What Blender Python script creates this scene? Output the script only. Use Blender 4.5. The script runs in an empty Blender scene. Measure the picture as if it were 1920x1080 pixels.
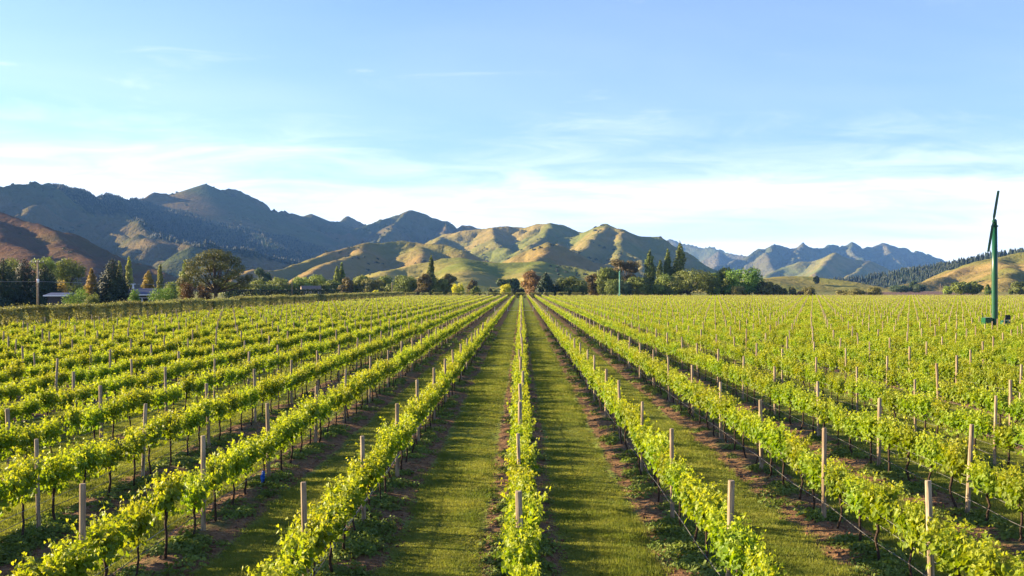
import bpy, math, random
import numpy as np
from mathutils import Vector, Matrix

R = math.radians
rng = np.random.default_rng(7)
scene = bpy.context.scene
col = scene.collection

# ------------------------------------------------------------------ camera
CAM_H = 4.2
FPX, HX, HY = 2000.0, 977.0, 539.0          # focal length and vanishing point in photo pixels
cam_d = bpy.data.cameras.new('camera')
cam = bpy.data.objects.new('camera', cam_d)
col.objects.link(cam)
cam.location = (0, 0, CAM_H)
cam.rotation_euler = (R(90), 0, 0)
cam_d.sensor_width = 36
cam_d.lens = 36 * FPX / 1920
cam_d.shift_x = (960 - HX) / 1920
cam_d.shift_y = (HY - 540) / 1920
cam_d.clip_start = 0.1
cam_d.clip_end = 60000
scene.camera = cam

# ------------------------------------------------------------------ sun and sky
SUN_EL, SUN_FWD = R(15.5), R(13)
S = Vector((-math.cos(SUN_EL) * math.cos(SUN_FWD), math.cos(SUN_EL) * math.sin(SUN_FWD), math.sin(SUN_EL)))
sun_d = bpy.data.lights.new('sun', 'SUN')
sun_d.energy = 5.0
sun_d.angle = R(0.55)
sun_d.color = (1.0, 0.80, 0.50)
sun = bpy.data.objects.new('sun', sun_d)
col.objects.link(sun)
sun.rotation_euler = S.to_track_quat('Z', 'Y').to_euler()
sun.location = (-60, 10, 60)

world = bpy.data.worlds.new('World')
scene.world = world
world.use_nodes = True
wn = world.node_tree
wn.nodes.clear()


def N(nt, kind, **kw):
    n = nt.nodes.new(kind)
    for k, v in kw.items():
        if k.startswith('i_'):
            n.inputs[k[2:].replace('_', ' ')].default_value = v
        else:
            setattr(n, k, v)
    return n


def mathn(nt, op, a, b=None, c=None, clamp=False):
    n = nt.nodes.new('ShaderNodeMath')
    n.operation = op
    n.use_clamp = clamp
    for i, v in enumerate((a, b, c)):
        if v is None:
            continue
        if isinstance(v, (int, float)):
            n.inputs[i].default_value = v
        else:
            nt.links.new(v, n.inputs[i])
    return n.outputs[0]


def mapr(nt, v, a, b, c=0.0, d=1.0, smooth=True):
    n = nt.nodes.new('ShaderNodeMapRange')
    n.interpolation_type = 'SMOOTHSTEP' if smooth else 'LINEAR'
    nt.links.new(v, n.inputs['Value'])
    n.inputs['From Min'].default_value = a
    n.inputs['From Max'].default_value = b
    n.inputs['To Min'].default_value = c
    n.inputs['To Max'].default_value = d
    return n.outputs[0]


def mixc(nt, fac, a, b):
    n = nt.nodes.new('ShaderNodeMix')
    n.data_type = 'RGBA'
    n.blend_type = 'MIX'
    if isinstance(fac, (int, float)):
        n.inputs[0].default_value = fac
    else:
        nt.links.new(fac, n.inputs[0])
    for i, v in ((6, a), (7, b)):
        if isinstance(v, tuple):
            n.inputs[i].default_value = (*v[:3], 1)
        else:
            nt.links.new(v, n.inputs[i])
    return n.outputs[2]


def noise(nt, vec, scale, detail=4, rough=0.55, dist=0.0):
    n = nt.nodes.new('ShaderNodeTexNoise')
    n.inputs['Scale'].default_value = scale
    n.inputs['Detail'].default_value = detail
    n.inputs['Roughness'].default_value = rough
    n.inputs['Distortion'].default_value = dist
    if vec is not None:
        nt.links.new(vec, n.inputs['Vector'])
    return n.outputs[0]


def vmul(nt, vec, s):
    n = nt.nodes.new('ShaderNodeVectorMath')
    n.operation = 'MULTIPLY'
    nt.links.new(vec, n.inputs[0])
    n.inputs[1].default_value = s
    return n.outputs[0]


sky = N(wn, 'ShaderNodeTexSky', sky_type='NISHITA', sun_disc=False, sun_elevation=SUN_EL,
        sun_rotation=math.atan2(S.x, S.y), altitude=50, air_density=1.0, dust_density=0.3, ozone_density=4.5)
tc = N(wn, 'ShaderNodeTexCoord')
sep = N(wn, 'ShaderNodeSeparateXYZ')
wn.links.new(tc.outputs['Generated'], sep.inputs[0])
zc = mathn(wn, 'MAXIMUM', sep.outputs[2], 0.0)
den = mathn(wn, 'ADD', zc, 0.10)
cx = mathn(wn, 'DIVIDE', sep.outputs[0], den)
cy = mathn(wn, 'DIVIDE', sep.outputs[1], den)
comb = N(wn, 'ShaderNodeCombineXYZ')
wn.links.new(cx, comb.inputs[0])
wn.links.new(cy, comb.inputs[1])
rot = N(wn, 'ShaderNodeMapping')
rot.inputs['Rotation'].default_value = (0, 0, R(-12))
rot.inputs['Location'].default_value = (11.1, 15.3, 0)
rot.inputs['Scale'].default_value = (0.7, 1.0, 1)
wn.links.new(comb.outputs[0], rot.inputs[0])
veil = noise(wn, rot.outputs[0], 0.55, 5, 0.5, 0.4)
wisp = noise(wn, rot.outputs[0], 2.6, 9, 0.62, 0.8)
veil_f = mapr(wn, veil, 0.36, 0.76, 0.0, 0.40)
band = mapr(wn, sep.outputs[2], 0.02, 0.30, 1.0, 0.12)       # cirrus looks denser where we look through it edge-on
wisp_f = mathn(wn, 'MULTIPLY', mapr(wn, wisp, 0.60, 0.86, 0.0, 0.5), mapr(wn, veil, 0.40, 0.62, 0.0, 1.0))
zj = mathn(wn, 'ADD', sep.outputs[2], mathn(wn, 'MULTIPLY', mathn(wn, 'SUBTRACT', wisp, 0.5), 0.16))
low = mathn(wn, 'MULTIPLY', mapr(wn, zj, 0.03, 0.16, 0.95, 0.0), mapr(wn, veil, 0.30, 0.62, 0.45, 1.0))   # thin cloud sheet low in the sky
cf = mathn(wn, 'ADD', mathn(wn, 'ADD', mathn(wn, 'MULTIPLY', veil_f, band), wisp_f), low, clamp=True)
tint = N(wn, 'ShaderNodeMix', data_type='RGBA', blend_type='MULTIPLY')
tint.inputs[0].default_value = 1.0
wn.links.new(sky.outputs[0], tint.inputs[6])
tint.inputs[7].default_value = (0.95, 0.82, 1.0, 1)            # white balance of the sky
skyc = mixc(wn, cf, tint.outputs[2], (5.2, 5.35, 5.5))
bg = N(wn, 'ShaderNodeBackground')
bg.inputs['Strength'].default_value = 0.076
wn.links.new(skyc, bg.inputs[0])
wo = N(wn, 'ShaderNodeOutputWorld')
wn.links.new(bg.outputs[0], wo.inputs[0])

scene.view_settings.view_transform = 'Standard'
scene.view_settings.look = 'None'
scene.view_settings.exposure = 2.08
scene.view_settings.gamma = 1.0
scene.render.engine = 'CYCLES'
scene.cycles.use_denoising = True
scene.cycles.max_bounces = 4
scene.cycles.diffuse_bounces = 2
scene.cycles.transmission_bounces = 3
scene.cycles.volume_bounces = 0


# ------------------------------------------------------------------ helpers
def P(px, py, d):
    """photo pixel at distance d (metres along the view axis) -> world point"""
    return ((px - HX) / FPX * d, d, CAM_H + (HY - py) / FPX * d)


def make_mesh(name, v, f, mats=(), smooth=False, attrs=None):
    v = np.asarray(v, np.float32)
    me = bpy.data.meshes.new(name)
    if isinstance(f, np.ndarray):
        k = f.shape[1]
        n = len(f)
        me.vertices.add(len(v))
        me.vertices.foreach_set('co', v.ravel())
        me.loops.add(n * k)
        me.loops.foreach_set('vertex_index', f.astype(np.int32).ravel())
        me.polygons.add(n)
        me.polygons.foreach_set('loop_start', np.arange(0, n * k, k, dtype=np.int32))
        me.polygons.foreach_set('use_smooth', np.full(n, smooth))
        me.update(calc_edges=True)
    else:
        me.from_pydata(v.tolist(), [], f)
        if smooth:
            me.polygons.foreach_set('use_smooth', np.ones(len(me.polygons), bool))
        me.update()
    for m in (mats if isinstance(mats, (list, tuple)) else [mats]):
        me.materials.append(m)
    for k, a in (attrs or {}).items():
        at = me.attributes.new(k, 'FLOAT', 'POINT')
        at.data.foreach_set('value', np.asarray(a, np.float32))
    return me


def link(name, data, parent=None, loc=None, kind=None):
    o = bpy.data.objects.new(name, data)
    col.objects.link(o)
    if parent is not None:
        o.parent = parent
    if loc is not None:
        o.location = loc
    if kind:
        o['kind'] = kind
    return o


def tag(o, label, cat, group=None):
    o['label'] = label
    o['category'] = cat
    if group:
        o['group'] = group
    return o


class MB:
    """collects boxes and tubes into one mesh"""
    def __init__(self):
        self.v, self.f = [], []

    def box(self, c, s, rz=0.0, tilt=None):
        b = len(self.v)
        m = Matrix.Rotation(rz, 3, 'Z')
        if tilt is not None:
            m = tilt @ m
        for dz in (-.5, .5):
            for dx, dy in ((-.5, -.5), (.5, -.5), (.5, .5), (-.5, .5)):
                self.v.append(tuple(Vector(c) + m @ Vector((dx * s[0], dy * s[1], dz * s[2]))))
        for q in ((0, 3, 2, 1), (4, 5, 6, 7), (0, 1, 5, 4), (1, 2, 6, 5), (2, 3, 7, 6), (3, 0, 4, 7)):
            self.f.append([b + i for i in q])
        return self

    def tube(self, pts, rad, n=6, cap=True):
        pts = [Vector(p) for p in pts]
        if isinstance(rad, (int, float)):
            rad = [rad] * len(pts)
        b = len(self.v)
        for i, p in enumerate(pts):
            t = (pts[min(i + 1, len(pts) - 1)] - pts[max(i - 1, 0)]).normalized()
            a = Vector((1, 0, 0)) if abs(t.x) < 0.8 else Vector((0, 1, 0))
            u = t.cross(a).normalized()
            w = t.cross(u)
            for k in range(n):
                an = 2 * math.pi * k / n
                self.v.append(tuple(p + rad[i] * (math.cos(an) * u + math.sin(an) * w)))
        for i in range(len(pts) - 1):
            for k in range(n):
                a0, a1 = b + i * n + k, b + i * n + (k + 1) % n
                self.f.append([a0, a0 + n, a1 + n, a1])
        if cap:
            self.f.append([b + k for k in range(n)])
            e = b + (len(pts) - 1) * n
            self.f.append([e + k for k in reversed(range(n))])
        return self

    def poly(self, pts, faces):
        b = len(self.v)
        self.v += [tuple(p) for p in pts]
        self.f += [[b + i for i in q] for q in faces]
        return self

    def mesh(self, name, mat, smooth=False):
        return make_mesh(name, self.v, self.f, mat, smooth)


def new_mat(name):
    m = bpy.data.materials.new(name)
    m.use_nodes = True
    nt = m.node_tree
    nt.nodes.clear()
    out = N(nt, 'ShaderNodeOutputMaterial')
    b = N(nt, 'ShaderNodeBsdfPrincipled')
    nt.links.new(b.outputs[0], out.inputs[0])
    b.inputs['Roughness'].default_value = 0.8
    b.inputs['Specular IOR Level'].default_value = 0.3
    return m, nt, b, out


def obj_coord(nt):
    return N(nt, 'ShaderNodeTexCoord').outputs['Object']


def world_pos(nt):
    return N(nt, 'ShaderNodeNewGeometry').outputs['Position']


def bump(nt, b, h, strength, dist):
    n = N(nt, 'ShaderNodeBump')
    n.inputs['Strength'].default_value = strength
    n.inputs['Distance'].default_value = dist
    nt.links.new(h, n.inputs['Height'])
    nt.links.new(n.outputs[0], b.inputs['Normal'])


def plain_mat(name, c, rough=0.7, var=0.25, scale=4.0, metallic=0.0):
    m, nt, b, _ = new_mat(name)
    v = noise(nt, obj_coord(nt), scale, 5, 0.6)
    dark = tuple(x * (1 - var) for x in c)
    lite = tuple(min(1, x * (1 + var)) for x in c)
    nt.links.new(mixc(nt, mapr(nt, v, 0.3, 0.7), dark, lite), b.inputs['Base Color'])
    b.inputs['Roughness'].default_value = rough
    b.inputs['Metallic'].default_value = metallic
    return m


def leaf_mat(name, c0, c1, trans=0.35, tcol=None, attr=None, patch=0.5, rough=0.6, spec=0.25):
    """thin leaf: diffuse/gloss plus light coming through from the far side"""
    m, nt, b, out = new_mat(name)
    n1 = noise(nt, world_pos(nt), patch, 3, 0.6)
    info = N(nt, 'ShaderNodeObjectInfo')
    f = mapr(nt, n1, 0.3, 0.7)
    if attr:
        a = N(nt, 'ShaderNodeAttribute', attribute_name=attr)
        f = mathn(nt, 'ADD', mathn(nt, 'MULTIPLY', a.outputs['Fac'], 0.8),
                  mathn(nt, 'MULTIPLY', mathn(nt, 'SUBTRACT', f, 0.5), 0.3), clamp=True)
    c = mixc(nt, f, c0, c1)
    hs = N(nt, 'ShaderNodeHueSaturation')
    nt.links.new(c, hs.inputs['Color'])
    nt.links.new(mathn(nt, 'ADD', 0.488, mathn(nt, 'MULTIPLY', info.outputs['Random'], 0.024)), hs.inputs['Hue'])
    nt.links.new(mathn(nt, 'ADD', 0.86, mathn(nt, 'MULTIPLY', info.outputs['Random'], 0.28)), hs.inputs['Value'])
    nt.links.new(hs.outputs[0], b.inputs['Base Color'])
    b.inputs['Roughness'].default_value = rough
    b.inputs['Specular IOR Level'].default_value = spec
    t = N(nt, 'ShaderNodeBsdfTranslucent')
    tm = N(nt, 'ShaderNodeMix', data_type='RGBA', blend_type='MULTIPLY')
    tm.inputs[0].default_value = 1.0
    nt.links.new(hs.outputs[0], tm.inputs[6])
    tm.inputs[7].default_value = (*(tcol or (1.5, 1.35, 0.6)), 1)
    nt.links.new(tm.outputs[2], t.inputs[0])
    mx = N(nt, 'ShaderNodeMixShader')
    mx.inputs[0].default_value = trans
    nt.links.new(b.outputs[0], mx.inputs[1])
    nt.links.new(t.outputs[0], mx.inputs[2])
    nt.links.new(mx.outputs[0], out.inputs[0])
    return m


# numpy value noise ------------------------------------------------
_perm = np.random.default_rng(3).random((256, 256)).astype(np.float32)


def vnoise(x, y):
    xi, yi = np.floor(x).astype(int), np.floor(y).astype(int)
    fx, fy = x - xi, y - yi
    fx, fy = fx * fx * fx * (fx * (fx * 6 - 15) + 10), fy * fy * fy * (fy * (fy * 6 - 15) + 10)
    g = lambda i, j: _perm[i & 255, j & 255]
    a = g(xi, yi) * (1 - fx) + g(xi + 1, yi) * fx
    b = g(xi, yi + 1) * (1 - fx) + g(xi + 1, yi + 1) * fx
    return (a * (1 - fy) + b * fy) * 2 - 1


def fbm(x, y, s, o=4, g=0.5):
    t, a = 0, 1.0
    for i in range(o):
        t = t + a * vnoise(x / s + 17.3 * i, y / s + 9.1 * i)
        s *= 0.5
        a *= g
    return t


# ------------------------------------------------------------------ geometry-node scatter (only for kind = stuff)
def scatter(name, pts, rotz, scl, idx, variants, tilt=None):
    src = bpy.data.collections.new(name + '_source')
    for i, me in enumerate(variants):
        src.objects.link(bpy.data.objects.new('%s_piece_%02d' % (name, i), me))
    pts = np.asarray(pts, np.float32)
    me = bpy.data.meshes.new(name)
    me.vertices.add(len(pts))
    me.vertices.foreach_set('co', pts.ravel())
    rv = np.zeros((len(pts), 3), np.float32)
    rv[:, 2] = rotz
    if tilt is not None:
        rv[:, :2] = tilt
    a = me.attributes.new('rot', 'FLOAT_VECTOR', 'POINT')
    a.data.foreach_set('vector', rv.ravel())
    scl = np.asarray(scl, np.float32)
    if scl.ndim == 1:
        scl = np.repeat(scl[:, None], 3, 1)
    a = me.attributes.new('scl', 'FLOAT_VECTOR', 'POINT')
    a.data.foreach_set('vector', scl.ravel())
    a = me.attributes.new('idx', 'INT', 'POINT')
    a.data.foreach_set('value', np.asarray(idx, np.int32))
    for m in {m for v in variants for m in v.materials}:
        me.materials.append(m)
    o = link(name, me, kind='stuff')
    ng = bpy.data.node_groups.new(name + '_scatter', 'GeometryNodeTree')
    ng.interface.new_socket('Geometry', in_out='INPUT', socket_type='NodeSocketGeometry')
    ng.interface.new_socket('Geometry', in_out='OUTPUT', socket_type='NodeSocketGeometry')
    gi, go = ng.nodes.new('NodeGroupInput'), ng.nodes.new('NodeGroupOutput')
    ci = ng.nodes.new('GeometryNodeCollectionInfo')
    ci.inputs['Collection'].default_value = src
    ci.inputs['Separate Children'].default_value = True
    ci.inputs['Reset Children'].default_value = True
    ip = ng.nodes.new('GeometryNodeInstanceOnPoints')
    ip.inputs['Pick Instance'].default_value = True

    def attr(nm, t):
        n = ng.nodes.new('GeometryNodeInputNamedAttribute')
        n.data_type = t
        n.inputs['Name'].default_value = nm
        return n.outputs[0]
    ng.links.new(gi.outputs[0], ip.inputs['Points'])
    ng.links.new(ci.outputs[0], ip.inputs['Instance'])
    ng.links.new(attr('idx', 'INT'), ip.inputs['Instance Index'])
    e2r = ng.nodes.new('FunctionNodeEulerToRotation')
    ng.links.new(attr('rot', 'FLOAT_VECTOR'), e2r.inputs[0])
    ng.links.new(e2r.outputs[0], ip.inputs['Rotation'])
    ng.links.new(attr('scl', 'FLOAT_VECTOR'), ip.inputs['Scale'])
    ng.links.new(ip.outputs[0], go.inputs[0])
    md = o.modifiers.new('scatter', 'NODES')
    md.node_group = ng
    return o


# ------------------------------------------------------------------ leaf cards
LEAF_NEAR = np.array([(0, .08, 0), (.22, -.16, .05), (.52, .06, .02), (.40, .34, .07), (.30, .62, 0), (0, .98, -.10),
                      (-.30, .62, 0), (-.40, .34, .07), (-.52, .06, .02), (-.22, -.16, .05), (0, .32, -.07)], np.float32)
LEAF_NEAR_F = np.array([(10, i, i + 1) for i in range(0, 9)] + [(10, 9, 0)], np.int32)
LEAF_MID = np.array([(0, 0, 0), (.5, .35, .08), (0, .95, -.06), (-.5, .35, .08)], np.float32)
LEAF_MID_F = np.array([(0, 1, 2), (0, 2, 3)], np.int32)
BLADE = np.array([(-.5, 0, 0), (.5, 0, 0), (0.15, 1, 0)], np.float32)
BLADE_F = np.array([(0, 1, 2)], np.int32)


def cards(pos, nrm, size, shape, faces, r, droop=None):
    """place one leaf shape per row of pos; nrm = face normal; returns verts, faces"""
    n = len(pos)
    nrm = nrm / np.maximum(np.linalg.norm(nrm, axis=1, keepdims=True), 1e-6)
    t = r.normal(size=(n, 3))
    if droop is not None:
        t = t * 0.5 + droop
    t -= (t * nrm).sum(1, keepdims=True) * nrm
    t /= np.maximum(np.linalg.norm(t, axis=1, keepdims=True), 1e-6)
    b = np.cross(t, nrm)
    size = np.asarray(size)[:, None, None]
    v = pos[:, None, :] + size * (shape[None, :, 0:1] * b[:, None, :] + shape[None, :, 1:2] * t[:, None, :] + shape[None, :, 2:3] * nrm[:, None, :])
    f = faces[None] + (np.arange(n) * len(shape))[:, None, None]
    return v.reshape(-1, 3), f.reshape(-1, faces.shape[1])


# ================================================================== SETTING
ROW, BAY, Y0, Y_END = 2.70, 4.93, 8.70, 407.0
ROW_MIN, ROW_MAX = -15, 77


def row_shift(r):
    return 0.22 * r if abs(r) < 8 else 0.22 * 8 * (1 if r > 0 else -1)


# ---- materials of the ground
def floor_material():
    m, nt, b, _ = new_mat('vineyard_floor')
    pos = world_pos(nt)
    s = N(nt, 'ShaderNodeSeparateXYZ')
    nt.links.new(pos, s.inputs[0])
    u = mathn(nt, 'ABSOLUTE', mathn(nt, 'SUBTRACT', mathn(nt, 'FLOORED_MODULO', mathn(nt, 'ADD', s.outputs[0], ROW / 2), ROW), ROW / 2))
    nA = noise(nt, vmul(nt, pos, (1, 0.55, 1)), 1.6, 5, 0.6)
    nB = noise(nt, pos, 9.0, 5, 0.65)
    nC = noise(nt, pos, 38.0, 3, 0.6)
    big = noise(nt, vmul(nt, pos, (1, 0.3, 1)), 0.35, 3, 0.5)
    edge = mathn(nt, 'ADD', u, mathn(nt, 'ADD', mathn(nt, 'MULTIPLY', mathn(nt, 'SUBTRACT', nA, 0.5), 0.42),
                                     mathn(nt, 'MULTIPLY', mathn(nt, 'SUBTRACT', nB, 0.5), 0.25)))
    grass_f = mapr(nt, edge, 0.56, 0.68)
    soil = mixc(nt, mapr(nt, nB, 0.3, 0.7), (0.100, 0.054, 0.024), (0.25, 0.145, 0.068))
    soil = mixc(nt, mapr(nt, nC, 0.55, 0.75), soil, (0.24, 0.14, 0.085))
    weed_f = mathn(nt, 'MULTIPLY', mapr(nt, u, 0.42, 0.2), mapr(nt, nA, 0.48, 0.62))
    soil = mixc(nt, mathn(nt, 'MULTIPLY', weed_f, 0.7), soil, (0.055, 0.085, 0.02))
    grass = mixc(nt, mapr(nt, nB, 0.3, 0.72), (0.125, 0.160, 0.026), (0.21, 0.240, 0.045))
    grass = mixc(nt, mathn(nt, 'MULTIPLY', mapr(nt, big, 0.45, 0.7), 0.5), grass, (0.16, 0.16, 0.04))
    nt.links.new(mixc(nt, grass_f, soil, grass), b.inputs['Base Color'])
    b.inputs['Roughness'].default_value = 0.95
    b.inputs['Specular IOR Level'].default_value = 0.1
    bump(nt, b, mathn(nt, 'ADD', nB, mathn(nt, 'MULTIPLY', nC, 0.5)), 0.9, 0.05)
    return m


def pasture_material():
    m, nt, b, _ = new_mat('pasture')
    pos = world_pos(nt)
    n1 = noise(nt, pos, 0.006, 4, 0.5)
    n2 = noise(nt, pos, 0.35, 6, 0.65)
    c = mixc(nt, mapr(nt, n1, 0.35, 0.65), (0.10, 0.13, 0.025), (0.23, 0.19, 0.06))
    c = mixc(nt, mathn(nt, 'MULTIPLY', mapr(nt, n2, 0.35, 0.7), 0.5), c, (0.07, 0.09, 0.02))
    nt.links.new(c, b.inputs['Base Color'])
    b.inputs['Roughness'].default_value = 1.0
    b.inputs['Specular IOR Level'].default_value = 0.05
    return m


M_floor = floor_material()
M_pasture = pasture_material()

gx = np.array([-7700, 7700.0])
gy = np.array([-700, 13700.0])
ground = link('ground', make_mesh('ground', [(gx[0], gy[0], -.06), (gx[1], gy[0], -.06), (gx[1], gy[1], -.06), (gx[0], gy[1], -.06)],
                                  [[0, 1, 2, 3]], M_pasture), kind='structure')


def floor_z(x, y):
    u = np.abs((x + ROW / 2) % ROW - ROW / 2)
    mound = 0.085 * np.clip(1 - u / 0.75, 0, 1) ** 1.3
    trk = -0.025 * np.exp(-((u - 0.78) / 0.14) ** 2)
    near = np.clip((70 - y) / 40, 0, 1)
    soilish = np.clip((0.85 - u) / 0.3, 0, 1)
    return mound + trk + near * (0.02 * fbm(x, y, 0.8, 3) + soilish * 0.022 * fbm(x + 40, y, 0.28, 3))


xs = np.concatenate([np.arange(-48, -27, 0.45), np.arange(-27, 27, 0.135), np.arange(27, ROW_MAX * ROW + 6, 0.45)])
ys = [1.0]
while ys[-1] < 413:
    ys.append(ys[-1] + max(0.13, (ys[-1] - 12) * 0.012))
ys = np.array(ys)
X, Y = np.meshgrid(xs, ys)
Z = floor_z(X, Y)
nx, ny = len(xs), len(ys)
ii = (np.arange(ny - 1)[:, None] * nx + np.arange(nx - 1)[None]).ravel()
floor = link('vineyard_floor', make_mesh('vineyard_floor', np.stack([X, Y, Z], -1).reshape(-1, 3),
             np.stack([ii, ii + 1, ii + nx + 1, ii + nx], 1), M_floor, True), kind='structure')

# ploughed paddock beyond the far end, right
M_plough = plain_mat('ploughed_soil', (0.10, 0.047, 0.020), 1.0, 0.3, 0.3)
q = [P(1560, 552, 640)[:2], P(1830, 552, 640)[:2], P(1815, 545, 1150)[:2], P(1600, 545, 1150)[:2]]
link('ploughed_field', make_mesh('ploughed_field', [(a, b_, -.03) for a, b_ in q], [[0, 1, 2, 3]], M_plough), kind='structure')


# ------------------------------------------------------------------ hills
def hill_material(name, lush, dry, rock, lush_amt=0.5, patch=220.0, scrub_amt=0.5, bmp=0.8):
    m, nt, b, _ = new_mat(name)
    pos = world_pos(nt)
    n1 = noise(nt, pos, 1.0 / patch, 5, 0.55, 0.4)
    n2 = noise(nt, pos, 6.0 / patch, 6, 0.65)
    n3 = noise(nt, pos, 30.0 / patch, 4, 0.6)
    c = mixc(nt, mapr(nt, n1, 0.30 + 0.4 * lush_amt - 0.12, 0.30 + 0.4 * lush_amt + 0.12), lush, dry)
    c = mixc(nt, mathn(nt, 'MULTIPLY', mapr(nt, n2, 0.46, 0.66), 0.55), c, tuple(0.5 * (x + y) * 0.75 for x, y in zip(lush, dry)))
    c = mixc(nt, mathn(nt, 'MULTIPLY', mapr(nt, n3, 0.60, 0.70), scrub_amt), c, (0.035, 0.048, 0.018))
    c = mixc(nt, mathn(nt, 'MULTIPLY', mapr(nt, n2, 0.66, 0.80), 0.3), c, rock)
    fo = N(nt, 'ShaderNodeAttribute', attribute_name='forest')
    c = mixc(nt, fo.outputs['Fac'], c, (0.012, 0.022, 0.012))
    nt.links.new(c, b.inputs['Base Color'])
    b.inputs['Roughness'].default_value = 1.0
    b.inputs['Specular IOR Level'].default_value = 0.0
    bump(nt, b, mathn(nt, 'ADD', n2, mathn(nt, 'MULTIPLY', n3, 0.35)), bmp, patch * 0.07)
    return m


def in_poly(px, py, poly):
    inside = np.zeros(px.shape, bool)
    j = len(poly) - 1
    for i in range(len(poly)):
        xi, yi = poly[i]
        xj, yj = poly[j]
        c = ((yi > py) != (yj > py)) & (px < (xj - xi) * (py - yi) / (yj - yi + 1e-9) + xi)
        inside ^= c
        j = i
    return inside


HILLS = {}


def hill(name, ridges, slope, mat, res, seed, rnd=12.0, spur_gap=150.0, spur_slope=0.40, fz=0.05, warp=0.06, forest=None, knobs=(), crag=0.15, skew=None):
    r = np.random.default_rng(seed)
    segs = []                                    # ax,ay,az,bx,by,bz,slope,round

    def add_line(pts, s, rd, main=0):
        for a, b in zip(pts[:-1], pts[1:]):
            segs.append((*a, *b, s, rd, main))
    for line in ridges:
        pts = [P(p[0], p[1], p[2] * (skew(p[0]) if skew else 1)) for p in line]
        add_line(pts, slope * 1.1, rnd * 0.7, 1)
        acc = r.random() * spur_gap
        for a, b in zip(pts[:-1], pts[1:]):
            L = math.dist(a[:2], b[:2])
            if L < 1:
                continue
            dx, dy = (b[0] - a[0]) / L, (b[1] - a[1]) / L
            while acc < L:
                t = acc / L
                p = [a[k] + (b[k] - a[k]) * t for k in range(3)]
                for side in (-1, 1):
                    nxv, nyv = -dy * side, dx * side
                    if p[2] < 15:
                        continue
                    an = r.normal() * 0.4
                    vx, vy = nxv * math.cos(an) - nyv * math.sin(an), nxv * math.sin(an) + nyv * math.cos(an)
                    z0 = p[2] - rnd * 0.4 - p[2] * 0.05 * r.random()
                    Ls = z0 * (0.5 + 0.5 * r.random()) / spur_slope
                    n = 4
                    sp = [(p[0], p[1], z0)]
                    for k in range(1, n + 1):
                        an2 = r.normal() * 0.22
                        vx, vy = vx * math.cos(an2) - vy * math.sin(an2), vx * math.sin(an2) + vy * math.cos(an2)
                        q0 = sp[-1]
                        drop = spur_slope * (0.7 + 0.6 * r.random())
                        sp.append((q0[0] + vx * Ls / n, q0[1] + vy * Ls / n, q0[2] - Ls / n * drop))
                    add_line(sp, slope * 1.3, rnd * 0.3)
                acc += spur_gap * 0.75 * (0.6 + 0.8 * r.random())
            acc -= L
    sg = np.array(segs)
    zm = max(sg[:, 2].max(), sg[:, 5].max())
    pad = zm / slope * 0.9
    x0, x1 = min(sg[:, 0].min(), sg[:, 3].min()) - pad, max(sg[:, 0].max(), sg[:, 3].max()) + pad
    y0, y1 = min(sg[:, 1].min(), sg[:, 4].min()) - pad, max(sg[:, 1].max(), sg[:, 4].max()) + pad * 0.5
    y0 = max(y0, 520)
    # only what can be seen from near the camera is modelled
    nx, ny = int((x1 - x0) / res) + 2, int((y1 - y0) / res) + 2
    gx, gy = np.linspace(x0, x1, nx), np.linspace(y0, y1, ny)
    X, Y = np.meshgrid(gx, gy)
    ws = zm * 0.9
    Xw = X + warp * zm * fbm(X, Y, ws, 3)
    Yw = Y + warp * zm * fbm(X + 999, Y - 333, ws, 3)
    H = np.full(X.shape, -60.0, np.float64)
    D = np.full(X.shape, 1e5)
    k = max(2.0, zm * 0.012)
    for s in sg:
        dx, dy = s[3] - s[0], s[4] - s[1]
        L2 = dx * dx + dy * dy + 1e-9
        reach = (max(s[2], s[5]) + 60) / s[6]
        cx0, cx1 = min(s[0], s[3]) - reach, max(s[0], s[3]) + reach
        cy0, cy1 = min(s[1], s[4]) - reach, max(s[1], s[4]) + reach
        i0, i1 = np.searchsorted(gx, (cx0, cx1))
        j0, j1 = np.searchsorted(gy, (cy0, cy1))
        if i1 <= i0 or j1 <= j0:
            continue
        xx, yy = Xw[j0:j1, i0:i1], Yw[j0:j1, i0:i1]
        t = np.clip(((xx - s[0]) * dx + (yy - s[1]) * dy) / L2, 0, 1)
        d = np.hypot(xx - s[0] - t * dx, yy - s[1] - t * dy)
        z = s[2] + (s[5] - s[2]) * t - s[6] * (np.sqrt(d * d + s[7] ** 2) - s[7])
        if s[8]:
            D[j0:j1, i0:i1] = np.minimum(D[j0:j1, i0:i1], d)
        h = H[j0:j1, i0:i1]
        dd = np.abs(h - z)
        H[j0:j1, i0:i1] = np.maximum(h, z) + np.where(dd < 3 * k, k * 0.35 * np.maximum(0, 1 - dd / (3 * k)) ** 2, 0)
    up = np.clip(H / (zm * 0.25), 0, 1)
    H = H + up * fz * zm * 0.35 * fbm(X, Y, zm * 0.35, 4, 0.55)
    rg, a_, s_ = 0, 1.0, zm * 0.42
    for o_ in range(4):
        rg = rg + a_ * (0.45 - np.abs(fbm(X + 31 * o_ + 7 * seed, Y - 17 * o_, s_, 1)) * 1.3)
        a_ *= 0.55
        s_ *= 0.5
    H = H + crag * zm * 0.085 * rg * up * (0.35 + 0.65 * np.clip(D / (zm * 0.3), 0, 1))
    off = np.clip(D / (zm * 0.22), 0, 1) * up
    for sc_, am in ((0.55, 0.12), (0.26, 0.075), (0.12, 0.045), (0.06, 0.02)):
        g_ = fbm(X * 1.0 + 50 * seed, Y * 0.8, zm * sc_, 2, 0.4)
        H = H - off * am * min(1, 0.38 + 0.6 * crag) * zm * np.exp(-(g_ / 0.16) ** 2)
    # foot of the slope eases out on to the plain
    H = np.where(H < zm * 0.10, H - (zm * 0.10 - H) * 0.15, H)
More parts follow.
